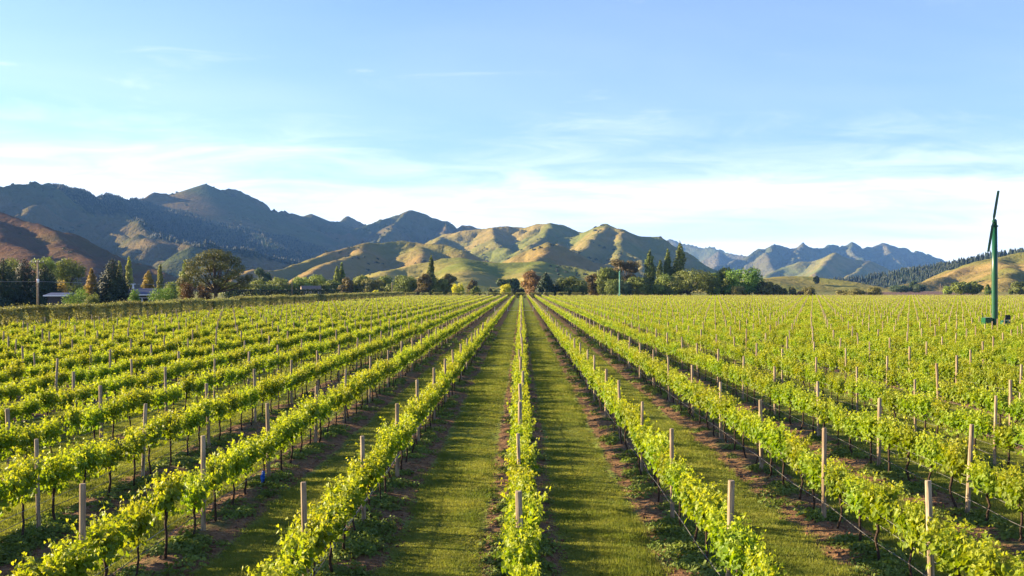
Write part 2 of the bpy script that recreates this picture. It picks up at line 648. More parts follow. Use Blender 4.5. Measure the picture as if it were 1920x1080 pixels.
    for (kp, kr, kh) in knobs:
        c = P(*kp)
        H = np.maximum(H, c[2] + kh - np.hypot(X - c[0], (Y - c[1]) * 0.7) * (kh / kr))
    fmask = np.zeros(X.shape)
    if forest is not None:
        if forest == 'all':
            fmask[:] = 1
        else:
            px = HX + X / Y * FPX + 7 * fbm(X, Y, 150, 2)
            py = HY - (H - CAM_H) / Y * FPX + 4 * fbm(X + 77, Y, 150, 2)
            for poly in forest:
                fmask[in_poly(px, py, poly)] = 1
    H = np.maximum(H, -0.8)
    keep = (H > -0.79)
    vid = -np.ones(X.size, int)
    ii = (np.arange(ny - 1)[:, None] * nx + np.arange(nx - 1)[None]).ravel()
    f = np.stack([ii, ii + 1, ii + nx + 1, ii + nx], 1)
    f = f[keep.ravel()[f].any(1)]
    used = np.unique(f)
    vid[used] = np.arange(len(used))
    me = make_mesh('hills', np.stack([X, Y, H], -1).reshape(-1, 3)[used], vid[f], mat, True, {'forest': fmask.ravel()[used]})
    o = link('hills', me, kind='structure')
    HILLS[name] = (gx, gy, H, fmask)
    return o


def hill_h(name, x, y):
    gx, gy, H, fm = HILLS[name]
    i = np.clip((x - gx[0]) / (gx[1] - gx[0]), 0, len(gx) - 1.001)
    j = np.clip((y - gy[0]) / (gy[1] - gy[0]), 0, len(gy) - 1.001)
    i0, j0 = i.astype(int), j.astype(int)
    fx, fy = i - i0, j - j0
    h = (H[j0, i0] * (1 - fx) + H[j0, i0 + 1] * fx) * (1 - fy) + (H[j0 + 1, i0] * (1 - fx) + H[j0 + 1, i0 + 1] * fx) * fy
    return h, fm[np.round(j).astype(int), np.round(i).astype(int)]


G_GREEN, G_TAN, G_ROCK = (0.115, 0.135, 0.035), (0.27, 0.175, 0.065), (0.26, 0.19, 0.13)
M_hill_brown = hill_material('hill_grass_brown', (0.105, 0.095, 0.036), (0.118, 0.070, 0.041), (0.12, 0.075, 0.048), 0.25, 260, 0.35, 0.45)  # brown grass, its dry tone darkened to stand in for shade on this slope
M_hill_mtn = hill_material('mountain_grass', (0.068, 0.080, 0.030), (0.125, 0.094, 0.045), (0.16, 0.125, 0.10), 0.55, 420, 0.6)
M_hill_mid = hill_material('hill_grass_mid', (0.12, 0.135, 0.036), (0.235, 0.18, 0.062), G_ROCK, 0.55, 330, 0.25, 0.5)
M_hill_front = hill_material('hill_grass_golden', (0.15, 0.145, 0.040), (0.235, 0.165, 0.062), (0.25, 0.165, 0.085), 0.45, 260, 0.18, 0.4)
M_hill_foot = hill_material('foothill_pasture', (0.15, 0.17, 0.04), (0.30, 0.24, 0.075), (0.28, 0.2, 0.1), 0.5, 240, 0.12, 0.25)
M_hill_far = hill_material('far_range', (0.070, 0.085, 0.040), (0.125, 0.108, 0.062), (0.15, 0.13, 0.105), 0.5, 700, 0.4)
M_hill_right = hill_material('hill_grass_right', (0.15, 0.145, 0.038), (0.235, 0.165, 0.062), (0.28, 0.18, 0.10), 0.62, 170, 0.35, 0.45)

hill('far', [[(1150, 490, 9400), (1240, 452, 9400), (1265, 449, 9400), (1290, 456, 9300), (1312, 459, 9200), (1345, 467, 9000), (1385, 480, 8800), (1430, 505, 8600)],
             [(1310, 500, 8000), (1335, 480, 8000), (1352, 469, 8000), (1378, 479, 8000), (1405, 495, 8000)],
             [(-80, 335, 7200), (0, 351, 7000), (20, 352, 7000), (80, 400, 7000)]],
     0.66, M_hill_far, 30, 11, 4, 330, 0.45, crag=1.3)
hill('right_range', [[(1330, 505, 7200), (1388, 481, 7100), (1425, 464, 7000), (1447, 457, 7000), (1465, 464, 7000), (1487, 466, 7000), (1503, 457, 7000), (1530, 468, 7000),
                      (1552, 456, 7000), (1572, 460, 7000), (1592, 455, 7000), (1608, 464, 7000), (1640, 461, 7000), (1657, 457, 7000), (1690, 464, 7000),
                      (1715, 469, 7000), (1742, 479, 7000), (1765, 487, 7000), (1800, 505, 7000)],
                     [(1447, 458, 7000), (1442, 478, 6500), (1452, 500, 6100), (1462, 520, 5800)],
                     [(1503, 458, 7000), (1490, 482, 6400), (1480, 505, 6000)],
                     [(1592, 456, 7000), (1600, 478, 6500), (1640, 500, 6000)],
                     [(1657, 458, 7000), (1680, 485, 6400), (1720, 505, 6000)]],
     0.66, M_hill_far, 18, 12, 3, 260, 0.42, crag=1.3, skew=lambda p: 0.9 + (p - 1330) / 435 * 0.28)
hill('right_spur', [[(1440, 515, 4900), (1470, 500, 5000), (1500, 490, 5000), (1520, 490, 5000), (1545, 482, 5000), (1562, 472, 5000), (1578, 483, 5000), (1605, 485, 5000), (1628, 487, 5000), (1655, 500, 5000), (1700, 520, 5000)],
                    [(1562, 473, 5000), (1545, 495, 4600), (1530, 512, 4300)], [(1625, 488, 5000), (1610, 505, 4600), (1590, 518, 4300)]],
     0.55, M_hill_mid, 17, 13, 5, 190, 0.40)
FOREST_B = [[(104, 344), (150, 355), (195, 360), (262, 372), (300, 388), (350, 396), (400, 413), (470, 432), (540, 442), (600, 462), (650, 478), (660, 505),
             (580, 505), (500, 486), (440, 476), (390, 470), (330, 455), (292, 448), (262, 425), (240, 405), (170, 402), (130, 372)]]
hill('left_mountain', [[(-320, 372, 3900), (-150, 372, 3700), (0, 355, 3600), (25, 349, 3600), (50, 346, 3600), (80, 347, 3600), (105, 347, 3600), (135, 358, 3650), (165, 374, 3700),
                        (182, 373, 3750), (197, 366, 3800), (220, 368, 3850), (250, 377, 3900), (266, 379, 3950), (282, 370, 4000), (295, 364, 4000), (318, 366, 4000), (344, 375, 4100),
                        (362, 362, 4150), (378, 354, 4200), (386, 352, 4200), (398, 355, 4200), (440, 361, 4200), (480, 377, 4200), (520, 395, 4200), (558, 402, 4200),
                        (574, 407, 4200), (583, 405, 4200), (598, 413, 4200), (618, 417, 4250), (638, 416, 4300), (655, 410, 4300), (688, 425, 4400), (720, 445, 4400)],
                       [(105, 348, 3600), (98, 362, 3450), (78, 382, 3300), (52, 394, 3150), (28, 403, 3000), (0, 420, 2800)],
                       [(105, 348, 3600), (135, 385, 3350), (150, 410, 3150), (165, 440, 2900)],
                       [(160, 408, 3200), (205, 407, 3100), (238, 408, 3000), (255, 422, 2850), (272, 440, 2700), (300, 462, 2500)],
                       [(190, 437, 2850), (228, 432, 2750), (255, 442, 2650), (285, 462, 2450)],
                       [(280, 449, 2650), (312, 444, 2550), (330, 447, 2500), (355, 466, 2350), (385, 490, 2150)],
                       [(300, 480, 2250), (342, 462, 2250), (370, 457, 2300), (430, 468, 2300), (470, 478, 2300), (545, 486, 2250), (600, 505, 2200)],
                       [(300, 388, 3950), (400, 415, 3600), (480, 440, 3300), (545, 470, 3000), (590, 500, 2750)],
                       [(440, 362, 4200), (500, 420, 3900), (550, 445, 3700), (620, 475, 3400)],
                       [(570, 405, 4200), (620, 440, 3900), (650, 470, 3600)]],
     0.58, M_hill_mtn, 10.5, 14, 6, 170, 0.40, 0.05, 0.05, FOREST_B, knobs=[((385, 353, 4330), 45, 19), ((583, 406, 4960), 34, 14)],
     crag=1.0, skew=lambda p: (3100 + 3.2 * p) / np.interp(p, (-300, 105, 385, 690), (3800, 3600, 4200, 4400)))
hill('centre_peak', [[(560, 475, 4300), (620, 452, 4400), (680, 426, 4500), (722, 408, 4550), (748, 400, 4600), (768, 393, 4600), (785, 398, 4600), (808, 404, 4600), (830, 413, 4600), (855, 426, 4500), (866, 422, 4500),
                      (885, 424, 4500), (905, 433, 4500), (960, 450, 4500)],
                     [(768, 394, 4600), (745, 412, 4350), (735, 430, 4100), (700, 452, 3800), (660, 478, 3400)],
                     [(830, 414, 4600), (838, 438, 4250), (820, 460, 3900)],
                     [(660, 440, 4300), (640, 455, 4000), (600, 475, 3600)]],
     0.60, M_hill_mtn, 11, 15, 4, 170, 0.42, crag=1.1)
hill('mid_hills', [[(800, 455, 3500), (835, 440, 3400), (870, 432, 3350), (930, 426, 3300), (980, 425, 3300), (1010, 420, 3250), (1035, 417, 3200), (1052, 421, 3200), (1075, 433, 3200), (1100, 437, 3100),
                    (1118, 428, 2950), (1140, 422, 2850), (1162, 429, 2800), (1200, 445, 2800), (1228, 447, 2800), (1260, 462, 2750), (1300, 487, 2700), (1345, 525, 2600)],
                   [(1140, 423, 2850), (1122, 446, 2650), (1085, 470, 2400), (1052, 495, 2150)],
                   [(1165, 431, 2800), (1172, 462, 2550), (1158, 484, 2350), (1128, 508, 2100)],
                   [(1172, 463, 2550), (1200, 490, 2350), (1210, 512, 2200)],
                   [(1035, 418, 3200), (1022, 440, 2950), (1000, 460, 2750)],
                   [(930, 427, 3300), (925, 448, 3050), (955, 470, 2800)],
                   [(838, 441, 3400), (820, 455, 3150), (790, 466, 2950)],
                   [(1075, 434, 3200), (1050, 455, 2900), (1040, 475, 2600)]],
     0.54, M_hill_mid, 8.5, 16, 13, 130, 0.38, crag=0.35)
hill('golden_hills', [[(400, 540, 1550), (440, 518, 1600), (475, 505, 1650), (515, 508, 1700), (550, 496, 1750), (600, 481, 1850), (650, 465, 1950), (690, 457, 2000), (755, 452, 2050), (775, 455, 2050), (800, 458, 2020), (832, 458, 2000), (870, 470, 1950), (930, 493, 1900), (970, 515, 1850)],
                      [(690, 458, 2000), (668, 476, 1850), (620, 492, 1700), (575, 515, 1550)],
                      [(780, 456, 2050), (790, 480, 1850), (770, 505, 1650)],
                      [(930, 500, 1800), (965, 484, 1820), (1000, 468, 1810), (1033, 455, 1800), (1055, 463, 1790), (1095, 485, 1750), (1135, 508, 1700), (1170, 530, 1650)],
                      [(1033, 456, 1800), (1012, 478, 1650), (985, 500, 1500)]],
     0.46, M_hill_front, 6, 17, 12, 120, 0.33, 0.05, 0.07)
hill('foothills', [[(640, 538, 1150), (690, 522, 1220), (740, 505, 1290), (790, 494, 1330), (830, 486, 1350), (858, 484, 1350), (900, 491, 1350), (950, 494, 1350), (1005, 492, 1350), (1060, 500, 1350), (1130, 512, 1300), (1200, 526, 1260), (1260, 538, 1230)],
                   [(858, 485, 1350), (880, 502, 1200), (860, 520, 1080)], [(1005, 493, 1350), (990, 510, 1180), (1010, 525, 1050)]],
     0.30, M_hill_foot, 7, 18, 16, 150, 0.22, 0.05, 0.08)
hill('left_brown', [[(-420, 330, 1500), (-200, 345, 1480), (-60, 380, 1440), (0, 399, 1400), (60, 418, 1360), (150, 455, 1300), (230, 487, 1240), (290, 512, 1190), (330, 538, 1150)],
                    [(-60, 382, 1440), (-20, 430, 1250), (60, 480, 1080), (110, 520, 980)],
                    [(60, 419, 1360), (120, 468, 1180), (180, 510, 1050)]],
     0.42, M_hill_brown, 8, 19, 14, 110, 0.33, 0.04, 0.07)
hill('forest_ridge', [[(1420, 540, 1900), (1500, 534, 1950), (1580, 527, 1950), (1640, 520, 1950), (1700, 510, 1900), (1760, 501, 1850), (1810, 493, 1800), (1860, 482, 1780), (1920, 472, 1750), (2050, 446, 1700), (2200, 440, 1650)]],
     0.40, M_hill_right, 9, 20, 14, 160, 0.3, 0.03, 0.05, 'all')
hill('right_hill', [[(1650, 540, 1150), (1700, 535, 1220), (1760, 521, 1300), (1830, 499, 1380), (1872, 482, 1420), (1905, 474, 1430), (1950, 470, 1430), (2150, 445, 1430)],
                    [(1872, 483, 1420), (1900, 505, 1200), (1880, 530, 1000)], [(1950, 471, 1430), (1990, 500, 1150), (2000, 530, 950)]],
     0.34, M_hill_right, 6.5, 21, 10, 95, 0.26, 0.05, 0.08)
hill('yellow_field', [[(1380, 540, 930), (1425, 524, 1000), (1470, 519, 1050), (1520, 520, 1050), (1570, 527, 1030), (1640, 540, 1000)]],
     0.20, M_hill_foot, 7, 22, 20, 400, 0.15, 0.02, 0.03)

# ------------------------------------------------------------------ conifer forests on the slopes (uncountable)
M_pine_far = leaf_mat('forest_needles', (0.012, 0.024, 0.012), (0.026, 0.040, 0.017), 0.05, patch=0.02)


def cone_tree(seed):
    r = np.random.default_rng(seed)
    mb = MB()
    h = 1.0
    n = 6
    for i in range(4):
        z0, z1 = 0.08 + i * 0.2, min(1.0, 0.42 + i * 0.2)
        rr = 0.21 * (1 - i * 0.23) * (0.9 + .2 * r.random())
        ring = [(rr * math.cos(2 * math.pi * k / n + i) * (0.75 + .5 * r.random()), rr * math.sin(2 * math.pi * k / n + i) * (0.75 + .5 * r.random()), z0 + 0.05 * r.random()) for k in range(n)]
        mb.poly(ring + [(0, 0, z1)], [[k, (k + 1) % n, n] for k in range(n)])
    mb.tube([(0, 0, -0.05), (0, 0, 0.3)], [0.02, 0.015], 4)
    return mb.mesh('forest_conifer', M_pine_far)


CONES = [cone_tree(i) for i in range(4)]


def forest(name, hn, gap, hmin, hmax, y_rng, x_rng, poly=None, seed=0):
    r = np.random.default_rng(seed)
    n = int((x_rng[1] - x_rng[0]) * (y_rng[1] - y_rng[0]) / gap ** 2)
    x, y = r.uniform(*x_rng, n), r.uniform(*y_rng, n)
    h, fm = hill_h(hn, x, y)
    ok = (fm > 0.5) & (h > 1)
    if poly is not None:
        px, py = HX + x / y * FPX, HY - (h - CAM_H) / y * FPX
        ok &= in_poly(px + 6 * fbm(x, y, 60, 2), py + 3 * fbm(x + 9, y, 60, 2), poly)
    x, y, h = x[ok], y[ok], h[ok]
    sc = r.uniform(hmin, hmax, len(x))
    o = scatter(name, np.stack([x, y, h - 0.5], 1), r.uniform(0, 6.28, len(x)), np.stack([sc * 1.5, sc * 1.5, sc], 1), r.integers(0, 4, len(x)), CONES)
    tag(o, {'pine_forest': 'dark pine forest clothing the shaded left mountainside'}.get(name, 'dark pine plantation along the ridge at right'), 'forest')
    return o


forest('pine_forest', 'left_mountain', 8.0, 6, 10.5, (2300, 5400), (-1700, -420), seed=1)
forest('pine_plantation', 'forest_ridge', 5.0, 8, 11.5, (1500, 2000), (380, 1120), seed=2)

# scattered scrub on the open slopes
M_scrub = leaf_mat('scrub_leaves', (0.03, 0.042, 0.018), (0.06, 0.07, 0.025), 0.15, patch=0.05)


def scrub_piece(seed):
    r = np.random.default_rng(seed)
    n = 46
    d = r.normal(size=(n, 3))
    d /= np.linalg.norm(d, axis=1, keepdims=True)
    d[:, 2] = np.abs(d[:, 2])
    p = d * r.uniform(0.5, 1, (n, 1)) * (1, 1, 0.8)
    v, f = cards(p, d + 0.4 * r.normal(size=(n, 3)), r.uniform(.45, .8, n), LEAF_MID, LEAF_MID_F, r)
    return make_mesh('scrub_bush', v, f, M_scrub)


SCRUBS = [scrub_piece(i) for i in range(3)]
sp, ss = [], []
for hn, n, smin, smax, thr in (('left_brown', 1500, 1.6, 4.2, 0.55), ('golden_hills', 2200, 1.6, 4.5, 0.6), ('mid_hills', 3000, 2.5, 6, 0.55), ('foothills', 1500, 1.2, 3, 0.75),
                               ('right_hill', 2600, 1.2, 3.4, 0.5), ('left_mountain', 9000, 3, 7, 0.45), ('centre_peak', 5000, 3, 7, 0.5)):
    gx_, gy_, H_, _ = HILLS[hn]
    x, y = rng.uniform(gx_[0], gx_[-1], n), rng.uniform(gy_[0], gy_[-1], n)
    h, _ = hill_h(hn, x, y)
    ok = (h > 4) & (fbm(x, y, 160, 3) > thr * 0.6)
    sp.append(np.stack([x, y, h], 1)[ok])
    ss.append(rng.uniform(smin, smax, ok.sum()))
sp, ss = np.concatenate(sp), np.concatenate(ss)
tag(scatter('hill_scrub', sp, rng.uniform(0, 6.28, len(sp)), ss, rng.integers(0, 3, len(sp)), SCRUBS), 'small dark scrub bushes dotted over the grassy hills', 'scrub')

# ================================================================== VINES
M_vine = leaf_mat('vine_leaf', (0.145, 0.225, 0.009), (0.46, 0.47, 0.042), 0.46, (1.4, 1.3, 0.36), 'age', 1.1, 0.5, 0.3)
M_bark = plain_mat('vine_bark', (0.045, 0.028, 0.018), 0.95, 0.4, 30)


def vine_foliage(seed, lod):
    r = np.random.default_rng(seed)
    pos, nrm, size, age, stems = [], [], [], [], []
    nsh = 46 if lod == 0 else (28 if lod == 1 else 18)
    step = (0.031, 0.075, 0.15)[lod]
    gain = (1.0, 1.8, 2.9)[lod]
    for k in range(nsh):
        y = np.clip(r.normal() * 0.30, -0.62, 0.62) if k % 3 else r.uniform(-0.58, 0.58)
        base = np.array([r.normal() * 0.05, y, 0.80 + r.normal() * 0.03])
        d = np.array([r.normal() * 0.25, r.normal() * 0.30, 1.0])
        d /= np.linalg.norm(d)
        L = r.uniform(0.24, 0.54) * (1.12 - 0.35 * abs(y))
        if r.random() < 0.07:
            L += 0.14
        n = max(2, int(L / step))
        if lod == 0:
            stems.append((base, base + d * L + np.array([np.sign(d[0]) * 0.04, 0, -0.04])))
        for i in range(n):
            t = (i + r.random()) / n
            p = base + d * L * t + np.array([np.sign(d[0]) * 0.04 * t * t, 0, -0.04 * t * t])
            a = r.uniform(0, 6.283)
            off = np.array([math.cos(a), math.sin(a), r.uniform(-0.5, 0.35)]) * r.uniform(0.03, 0.115) * (1.1 - 0.7 * t)
            pos.append(p + off)
            nv = off / np.linalg.norm(off) * 0.7 + np.array([0, 0, 0.6]) + r.normal(size=3) * 0.45
            nrm.append(nv)
            size.append((0.102 - 0.066 * t ** 1.6) * r.uniform(0.7, 1.25) * gain)
            age.append(np.clip(t ** 2.2 * 0.95 + r.normal() * 0.12, 0, 1))
    for k in range((95, 32, 10)[lod]):                       # skirt round the head of the vine
        a = r.uniform(0, 6.283)
        p = np.array([math.cos(a) * r.uniform(.05, .19), r.normal() * 0.25, r.uniform(0.58, 0.92)])
        pos.append(p)
        nrm.append(np.array([math.cos(a), math.sin(a) * .5, 0.25]) + r.normal(size=3) * 0.4)
        size.append(r.uniform(0.065, 0.10) * gain)
        age.append(np.clip(r.normal() * 0.15 + 0.12, 0, 1))
    pos, nrm = np.array(pos), np.array(nrm)
    sh, fc = (LEAF_NEAR, LEAF_NEAR_F) if lod == 0 else (LEAF_MID, LEAF_MID_F)
    v, f = cards(pos, nrm, np.array(size), sh, fc, r, droop=np.array([0, 0, -0.5]))
    ag = np.repeat(age, len(sh))
    if stems:                                                # green canes carrying the leaves
        a_, b_ = np.array([q[0] for q in stems]), np.array([q[1] for q in stems])
        w_ = np.array([0.004, 0.004, 0])
        sv = np.stack([a_ - w_, a_ + w_, b_], 1).reshape(-1, 3)
        f = np.concatenate([f, len(v) + np.arange(len(sv)).reshape(-1, 3)])
        v = np.concatenate([v, sv])
        ag = np.concatenate([ag, np.full(len(sv), 0.75)])
    return make_mesh('vine_foliage', v, f, M_vine, False, {'age': ag})


def vine_trunk(seed):
    r = np.random.default_rng(seed)
    mb = MB()
    pts, x, y = [], 0.0, 0.0
    lean = r.normal(size=2) * 0.06
    for i in range(7):
        t = i / 6
        pts.append((x + lean[0] * math.sin(t * 3.1) + r.normal() * 0.012, y + lean[1] * math.sin(t * 3.1) * 2 + r.normal() * 0.015, -0.05 + t * 0.83))
    mb.tube(pts, [0.030, 0.024, 0.022, 0.021, 0.023, 0.028, 0.034], 6)
    for s in (-1, 1):
        p0 = pts[-1]
        arm = [p0] + [(r.normal() * 0.015, s * t * 0.56 + p0[1] * (1 - t), 0.79 + 0.03 * math.sin(t * 3) + r.normal() * .008) for t in (0.25, 0.5, 0.75, 1.0)]
        mb.tube(arm, [0.020, 0.016, 0.014, 0.012, 0.009], 5)
    for k in range(5):
        yy = r.uniform(-.5, .5)
        mb.tube([(0, yy, 0.80), (r.normal() * .08, yy + r.normal() * .05, 1.05 + .1 * r.random())], [0.006, 0.003], 3, False)
    return mb.mesh('vine_trunk', M_bark, True)


FOL = [[vine_foliage(100 * l + i, l) for i in range((12, 8, 6)[l])] for l in range(3)]
TRK = [vine_trunk(500 + i) for i in range(6)]


def simple_trunk():
    mb = MB()
    mb.tube([(0, 0, -.02), (.02, .03, .4), (0, 0, .84)], [.026, .022, .03], 4)
    return mb.mesh('vine_trunk_far', M_bark)


def join_meshes(name, parts):
    """foliage + trunk in one mesh, for the mass of vines too far to pick apart"""
    vs, fs, mi, ages, off, mats = [], [], [], [], 0, []
    for me in parts:
        if me.materials[0] not in mats:
            mats.append(me.materials[0])
        k = mats.index(me.materials[0])
        v = np.zeros(len(me.vertices) * 3, np.float32)
        me.vertices.foreach_get('co', v)
        v = v.reshape(-1, 3)
        vs += v.tolist()
        for p in me.polygons:
            fs.append([off + i for i in p.vertices])
            mi.append(k)
        a = np.zeros(len(v), np.float32)
        if 'age' in me.attributes:
            me.attributes['age'].data.foreach_get('value', a)
        ages.append(a)
        off += len(v)
    me = make_mesh(name, vs, fs, mats, False, {'age': np.concatenate(ages)})
    me.polygons.foreach_set('material_index', np.array(mi, np.int32))
    return me


FAR_T = simple_trunk()
VAR = [join_meshes('vine_whole', [FOL[0][i], TRK[i % 6]]) for i in range(12)] + \
      [join_meshes('vine_whole_mid', [FOL[1][i], FAR_T]) for i in range(8)] + \
      [join_meshes('vine_whole_far', [FOL[2][i], FAR_T]) for i in range(6)]

ORD = ['', 'first', 'second', 'third', 'fourth', 'fifth', 'sixth', 'seventh', 'eighth', 'ninth', 'tenth', 'eleventh', 'twelfth', 'thirteenth', 'fourteenth',
       'fifteenth', 'sixteenth', 'seventeenth', 'eighteenth', 'nineteenth']
TENS = {20: ('twentieth', 'twenty'), 30: ('thirtieth', 'thirty'), 40: ('fortieth', 'forty'), 50: ('fiftieth', 'fifty')}


def ordinal(n):
    if n < 20:
        return ORD[n]
    t = n // 10 * 10
    return TENS[t][0] if n == t else TENS[t][1] + '-' + ORD[n - t]


def row_words(r):
    if r == 0:
        return 'centre row'
    return '%s row %s of the centre row' % (ordinal(abs(r)), 'left' if r < 0 else 'right')


def in_frame(x, y, z, m=0):
    px, py = HX + x / y * FPX, HY - (z - CAM_H) / y * FPX
    return -m < px < 1920 + m and py < 1080 + m


vines, posts = [], []
for r_ in range(ROW_MIN, ROW_MAX + 1):
    x0 = r_ * ROW
    k = 0
    ystart = max(Y0, abs(x0) / 0.56 - 8)
    while True:
        yb = Y0 + row_shift(r_) + (k) * BAY
        if yb > Y_END:
            break
        if yb + BAY > ystart:
            posts.append((r_, x0 + rng.normal() * 0.02, yb + rng.normal() * 0.06))
            for j in range(4):
                yv = yb + (j + 0.5) * BAY / 4 + rng.normal() * 0.05
                if yv < Y_END and yv > 5:
                    vines.append((r_, x0 + rng.normal() * 0.03, yv))
        k += 1


def blocked(x, y):                                          # the wind machine stands in its own gap in the row
    return abs(x - 40.6) < 0.9 and abs(y - 92) < 1.6


vines = [v for v in vines if not blocked(v[1], v[2])]
posts = [v for v in posts if not blocked(v[1], v[2])]
vis = [i for i, v in enumerate(vines) if in_frame(v[1], v[2], 1.25, 10)]
vis.sort(key=lambda i: vines[i][1] ** 2 + vines[i][2] ** 2)
near_ids = set(vis[:300])
# ordinals along each row, counted over what the picture shows
order = {}
for i in sorted(near_ids, key=lambda i: vines[i][2]):
    order.setdefault(vines[i][0], []).append(i)
vrng = random.Random(5)
for r_, ids in order.items():
    for n, i in enumerate(ids, 1):
        _, x, y = vines[i]
        e = link('grape_vine', None, loc=(x, y, float(floor_z(np.array(x), np.array(y))) - 0.02))
        e.rotation_euler.z = vrng.choice((0, math.pi)) + vrng.gauss(0, 0.08)
        s = vrng.uniform(0.88, 1.08) * (0.74 if vrng.random() < 0.06 else 1)
        e.scale = (s * vrng.uniform(.9, 1.12), s, vrng.uniform(0.90, 1.07))
        tag(e, 'grape vine, %s from the front in the %s' % (ordinal(n), row_words(r_)), 'vine', 'grape vines in the near rows')
        link('trunk', TRK[vrng.randrange(6)], e)
        link('foliage', FOL[0][vrng.randrange(12)], e)

far = [(i, v) for i, v in enumerate(vines) if i not in near_ids]
fp = np.array([(v[1], v[2], 0.04) for _, v in far])
dist = np.hypot(fp[:, 0], fp[:, 1])
idx = np.where(dist < 95, rng.integers(0, 12, len(fp)), np.where(dist < 190, 12 + rng.integers(0, 8, len(fp)), 20 + rng.integers(0, 6, len(fp))))
sc = rng.uniform(0.88, 1.10, (len(fp), 1)) * rng.uniform(0.93, 1.07, (len(fp), 3))
tag(scatter('grape_vines', fp, rng.integers(0, 2, len(fp)) * math.pi + rng.normal(0, .08, len(fp)), sc, idx, VAR),
    'rows of leafy grape vines filling the vineyard beyond the near rows', 'vines')

# ------------------------------------------------------------------ posts
def post_material():
    m, nt, b, _ = new_mat('post_wood')
    oc = obj_coord(nt)
    info = N(nt, 'ShaderNodeObjectInfo')
    g = noise(nt, vmul(nt, oc, (30, 30, 2.2)), 1.0, 6, 0.65)
    st = noise(nt, vmul(nt, oc, (6, 6, 1.5)), 1.0, 3, 0.5)
    c = mixc(nt, mapr(nt, g, 0.36, 0.62), (0.13, 0.095, 0.06), (0.40, 0.32, 0.215))
    c = mixc(nt, mathn(nt, 'MULTIPLY', mapr(nt, st, 0.5, 0.7), 0.6), c, (0.15, 0.12, 0.08))
    c = mixc(nt, mathn(nt, 'MULTIPLY', info.outputs['Random'], 0.45), c, (0.22, 0.135, 0.07))
    nt.links.new(c, b.inputs['Base Color'])
    b.inputs['Roughness'].default_value = 0.85
    bump(nt, b, g, 0.5, 0.01)
    return m


M_post = post_material()


def post_mesh(seed, n=10):
    r = np.random.default_rng(seed)
    mb = MB()
    h = 1.63 + r.normal() * 0.03
    lx, ly = r.normal(size=2) * 0.012
    rad = 0.043 + r.normal() * 0.004
    mb.tube([(0, 0, -0.12), (lx * .3, ly * .3, 0.5), (lx * .7, ly * .7, 1.1), (lx, ly, h - 0.012), (lx, ly, h)], [rad * 1.04, rad * 1.02, rad, rad * .97, rad * .86], n)
    return mb.mesh('post', M_post, False)


POST = [post_mesh(i) for i in range(8)]
pv = [i for i, v in enumerate(posts) if in_frame(v[1], v[2], 1.6, 8)]
pv.sort(key=lambda i: posts[i][1] ** 2 + posts[i][2] ** 2)
near_p = set(pv[:300])
order = {}
for i in sorted(near_p, key=lambda i: posts[i][2]):
    order.setdefault(posts[i][0], []).append(i)
for r_, ids in order.items():
    for n, i in enumerate(ids, 1):
        _, x, y = posts[i]
        o = link('vine_post', POST[vrng.randrange(8)], loc=(x, y, 0.05 + vrng.gauss(0, .03)))
        o.rotation_euler = (vrng.gauss(0, .022), vrng.gauss(0, .022), vrng.uniform(0, 6.28))
        tag(o, 'wooden post, %s from the front in the %s' % (ordinal(n), row_words(r_)), 'post', 'wooden posts along the near rows')
rest = [v for i, v in enumerate(posts) if i not in near_p]
pp = np.array([(v[1], v[2], 0.05) for v in rest])
FARPOST = [post_mesh(40 + i, 6) for i in range(3)]
tag(scatter('vine_posts', pp, rng.uniform(0, 6.28, len(pp)), np.ones(len(pp)), rng.integers(0, 3, len(pp)), FARPOST, rng.normal(0, .012, (len(pp), 2))),
    'pale wooden posts dotting the distant vine rows', 'posts')

# ------------------------------------------------------------------ drip hoses and wires of the near rows
M_hose = plain_mat('drip_hose', (0.085, 0.08, 0.075), 0.7, 0.2, 3)
M_wire = plain_mat('galvanised_wire', (0.38, 0.37, 0.35), 0.4, 0.2, 3, 0.6)
for r_ in range(-8, 9):
    x0 = r_ * ROW
    yy = np.arange(Y0 + row_shift(r_) - 3, 85, BAY / 4)
    mb = MB()
    mb.tube([(x0 - 0.055 + rng.normal() * .012, y, 0.40 - 0.035 * math.sin(math.pi * ((y - Y0 - row_shift(r_)) % BAY) / BAY) + rng.normal() * .008) for y in yy], 0.0065, 5)
    tag(link('drip_hose', mb.mesh('drip_hose', M_hose, True)), 'grey drip hose hung low along the ' + row_words(r_), 'hose', 'drip hoses under the vines')
    e = link('trellis_wires', None, loc=(x0, float(yy[0]), 0))
    tag(e, 'thin trellis wires strung between posts of the ' + row_words(r_), 'wire', 'trellis wires')
    for z, sx in ((0.58, 0.05), (0.80, -.05)):
        mb = MB()
        mb.tube([(sx, 0, z), (sx, float(yy[-1] - yy[0]), z)], 0.003, 4)
        link('wire', mb.mesh('wire', M_wire), e)

# ------------------------------------------------------------------ grass, weeds, clods (near ground cover)
M_grass = leaf_mat('grass_blade', (0.145, 0.182, 0.032), (0.29, 0.295, 0.062), 0.42, (1.3, 1.3, 0.6), None, 0.9, 0.6, 0.2)
M_weed = leaf_mat('weed_leaf', (0.11, 0.155, 0.028), (0.20, 0.25, 0.055), 0.35, (1.3, 1.3, 0.6), None, 1.2, 0.6, 0.2)
M_clod = plain_mat('soil_clod', (0.14, 0.068, 0.036), 1.0, 0.4, 20)


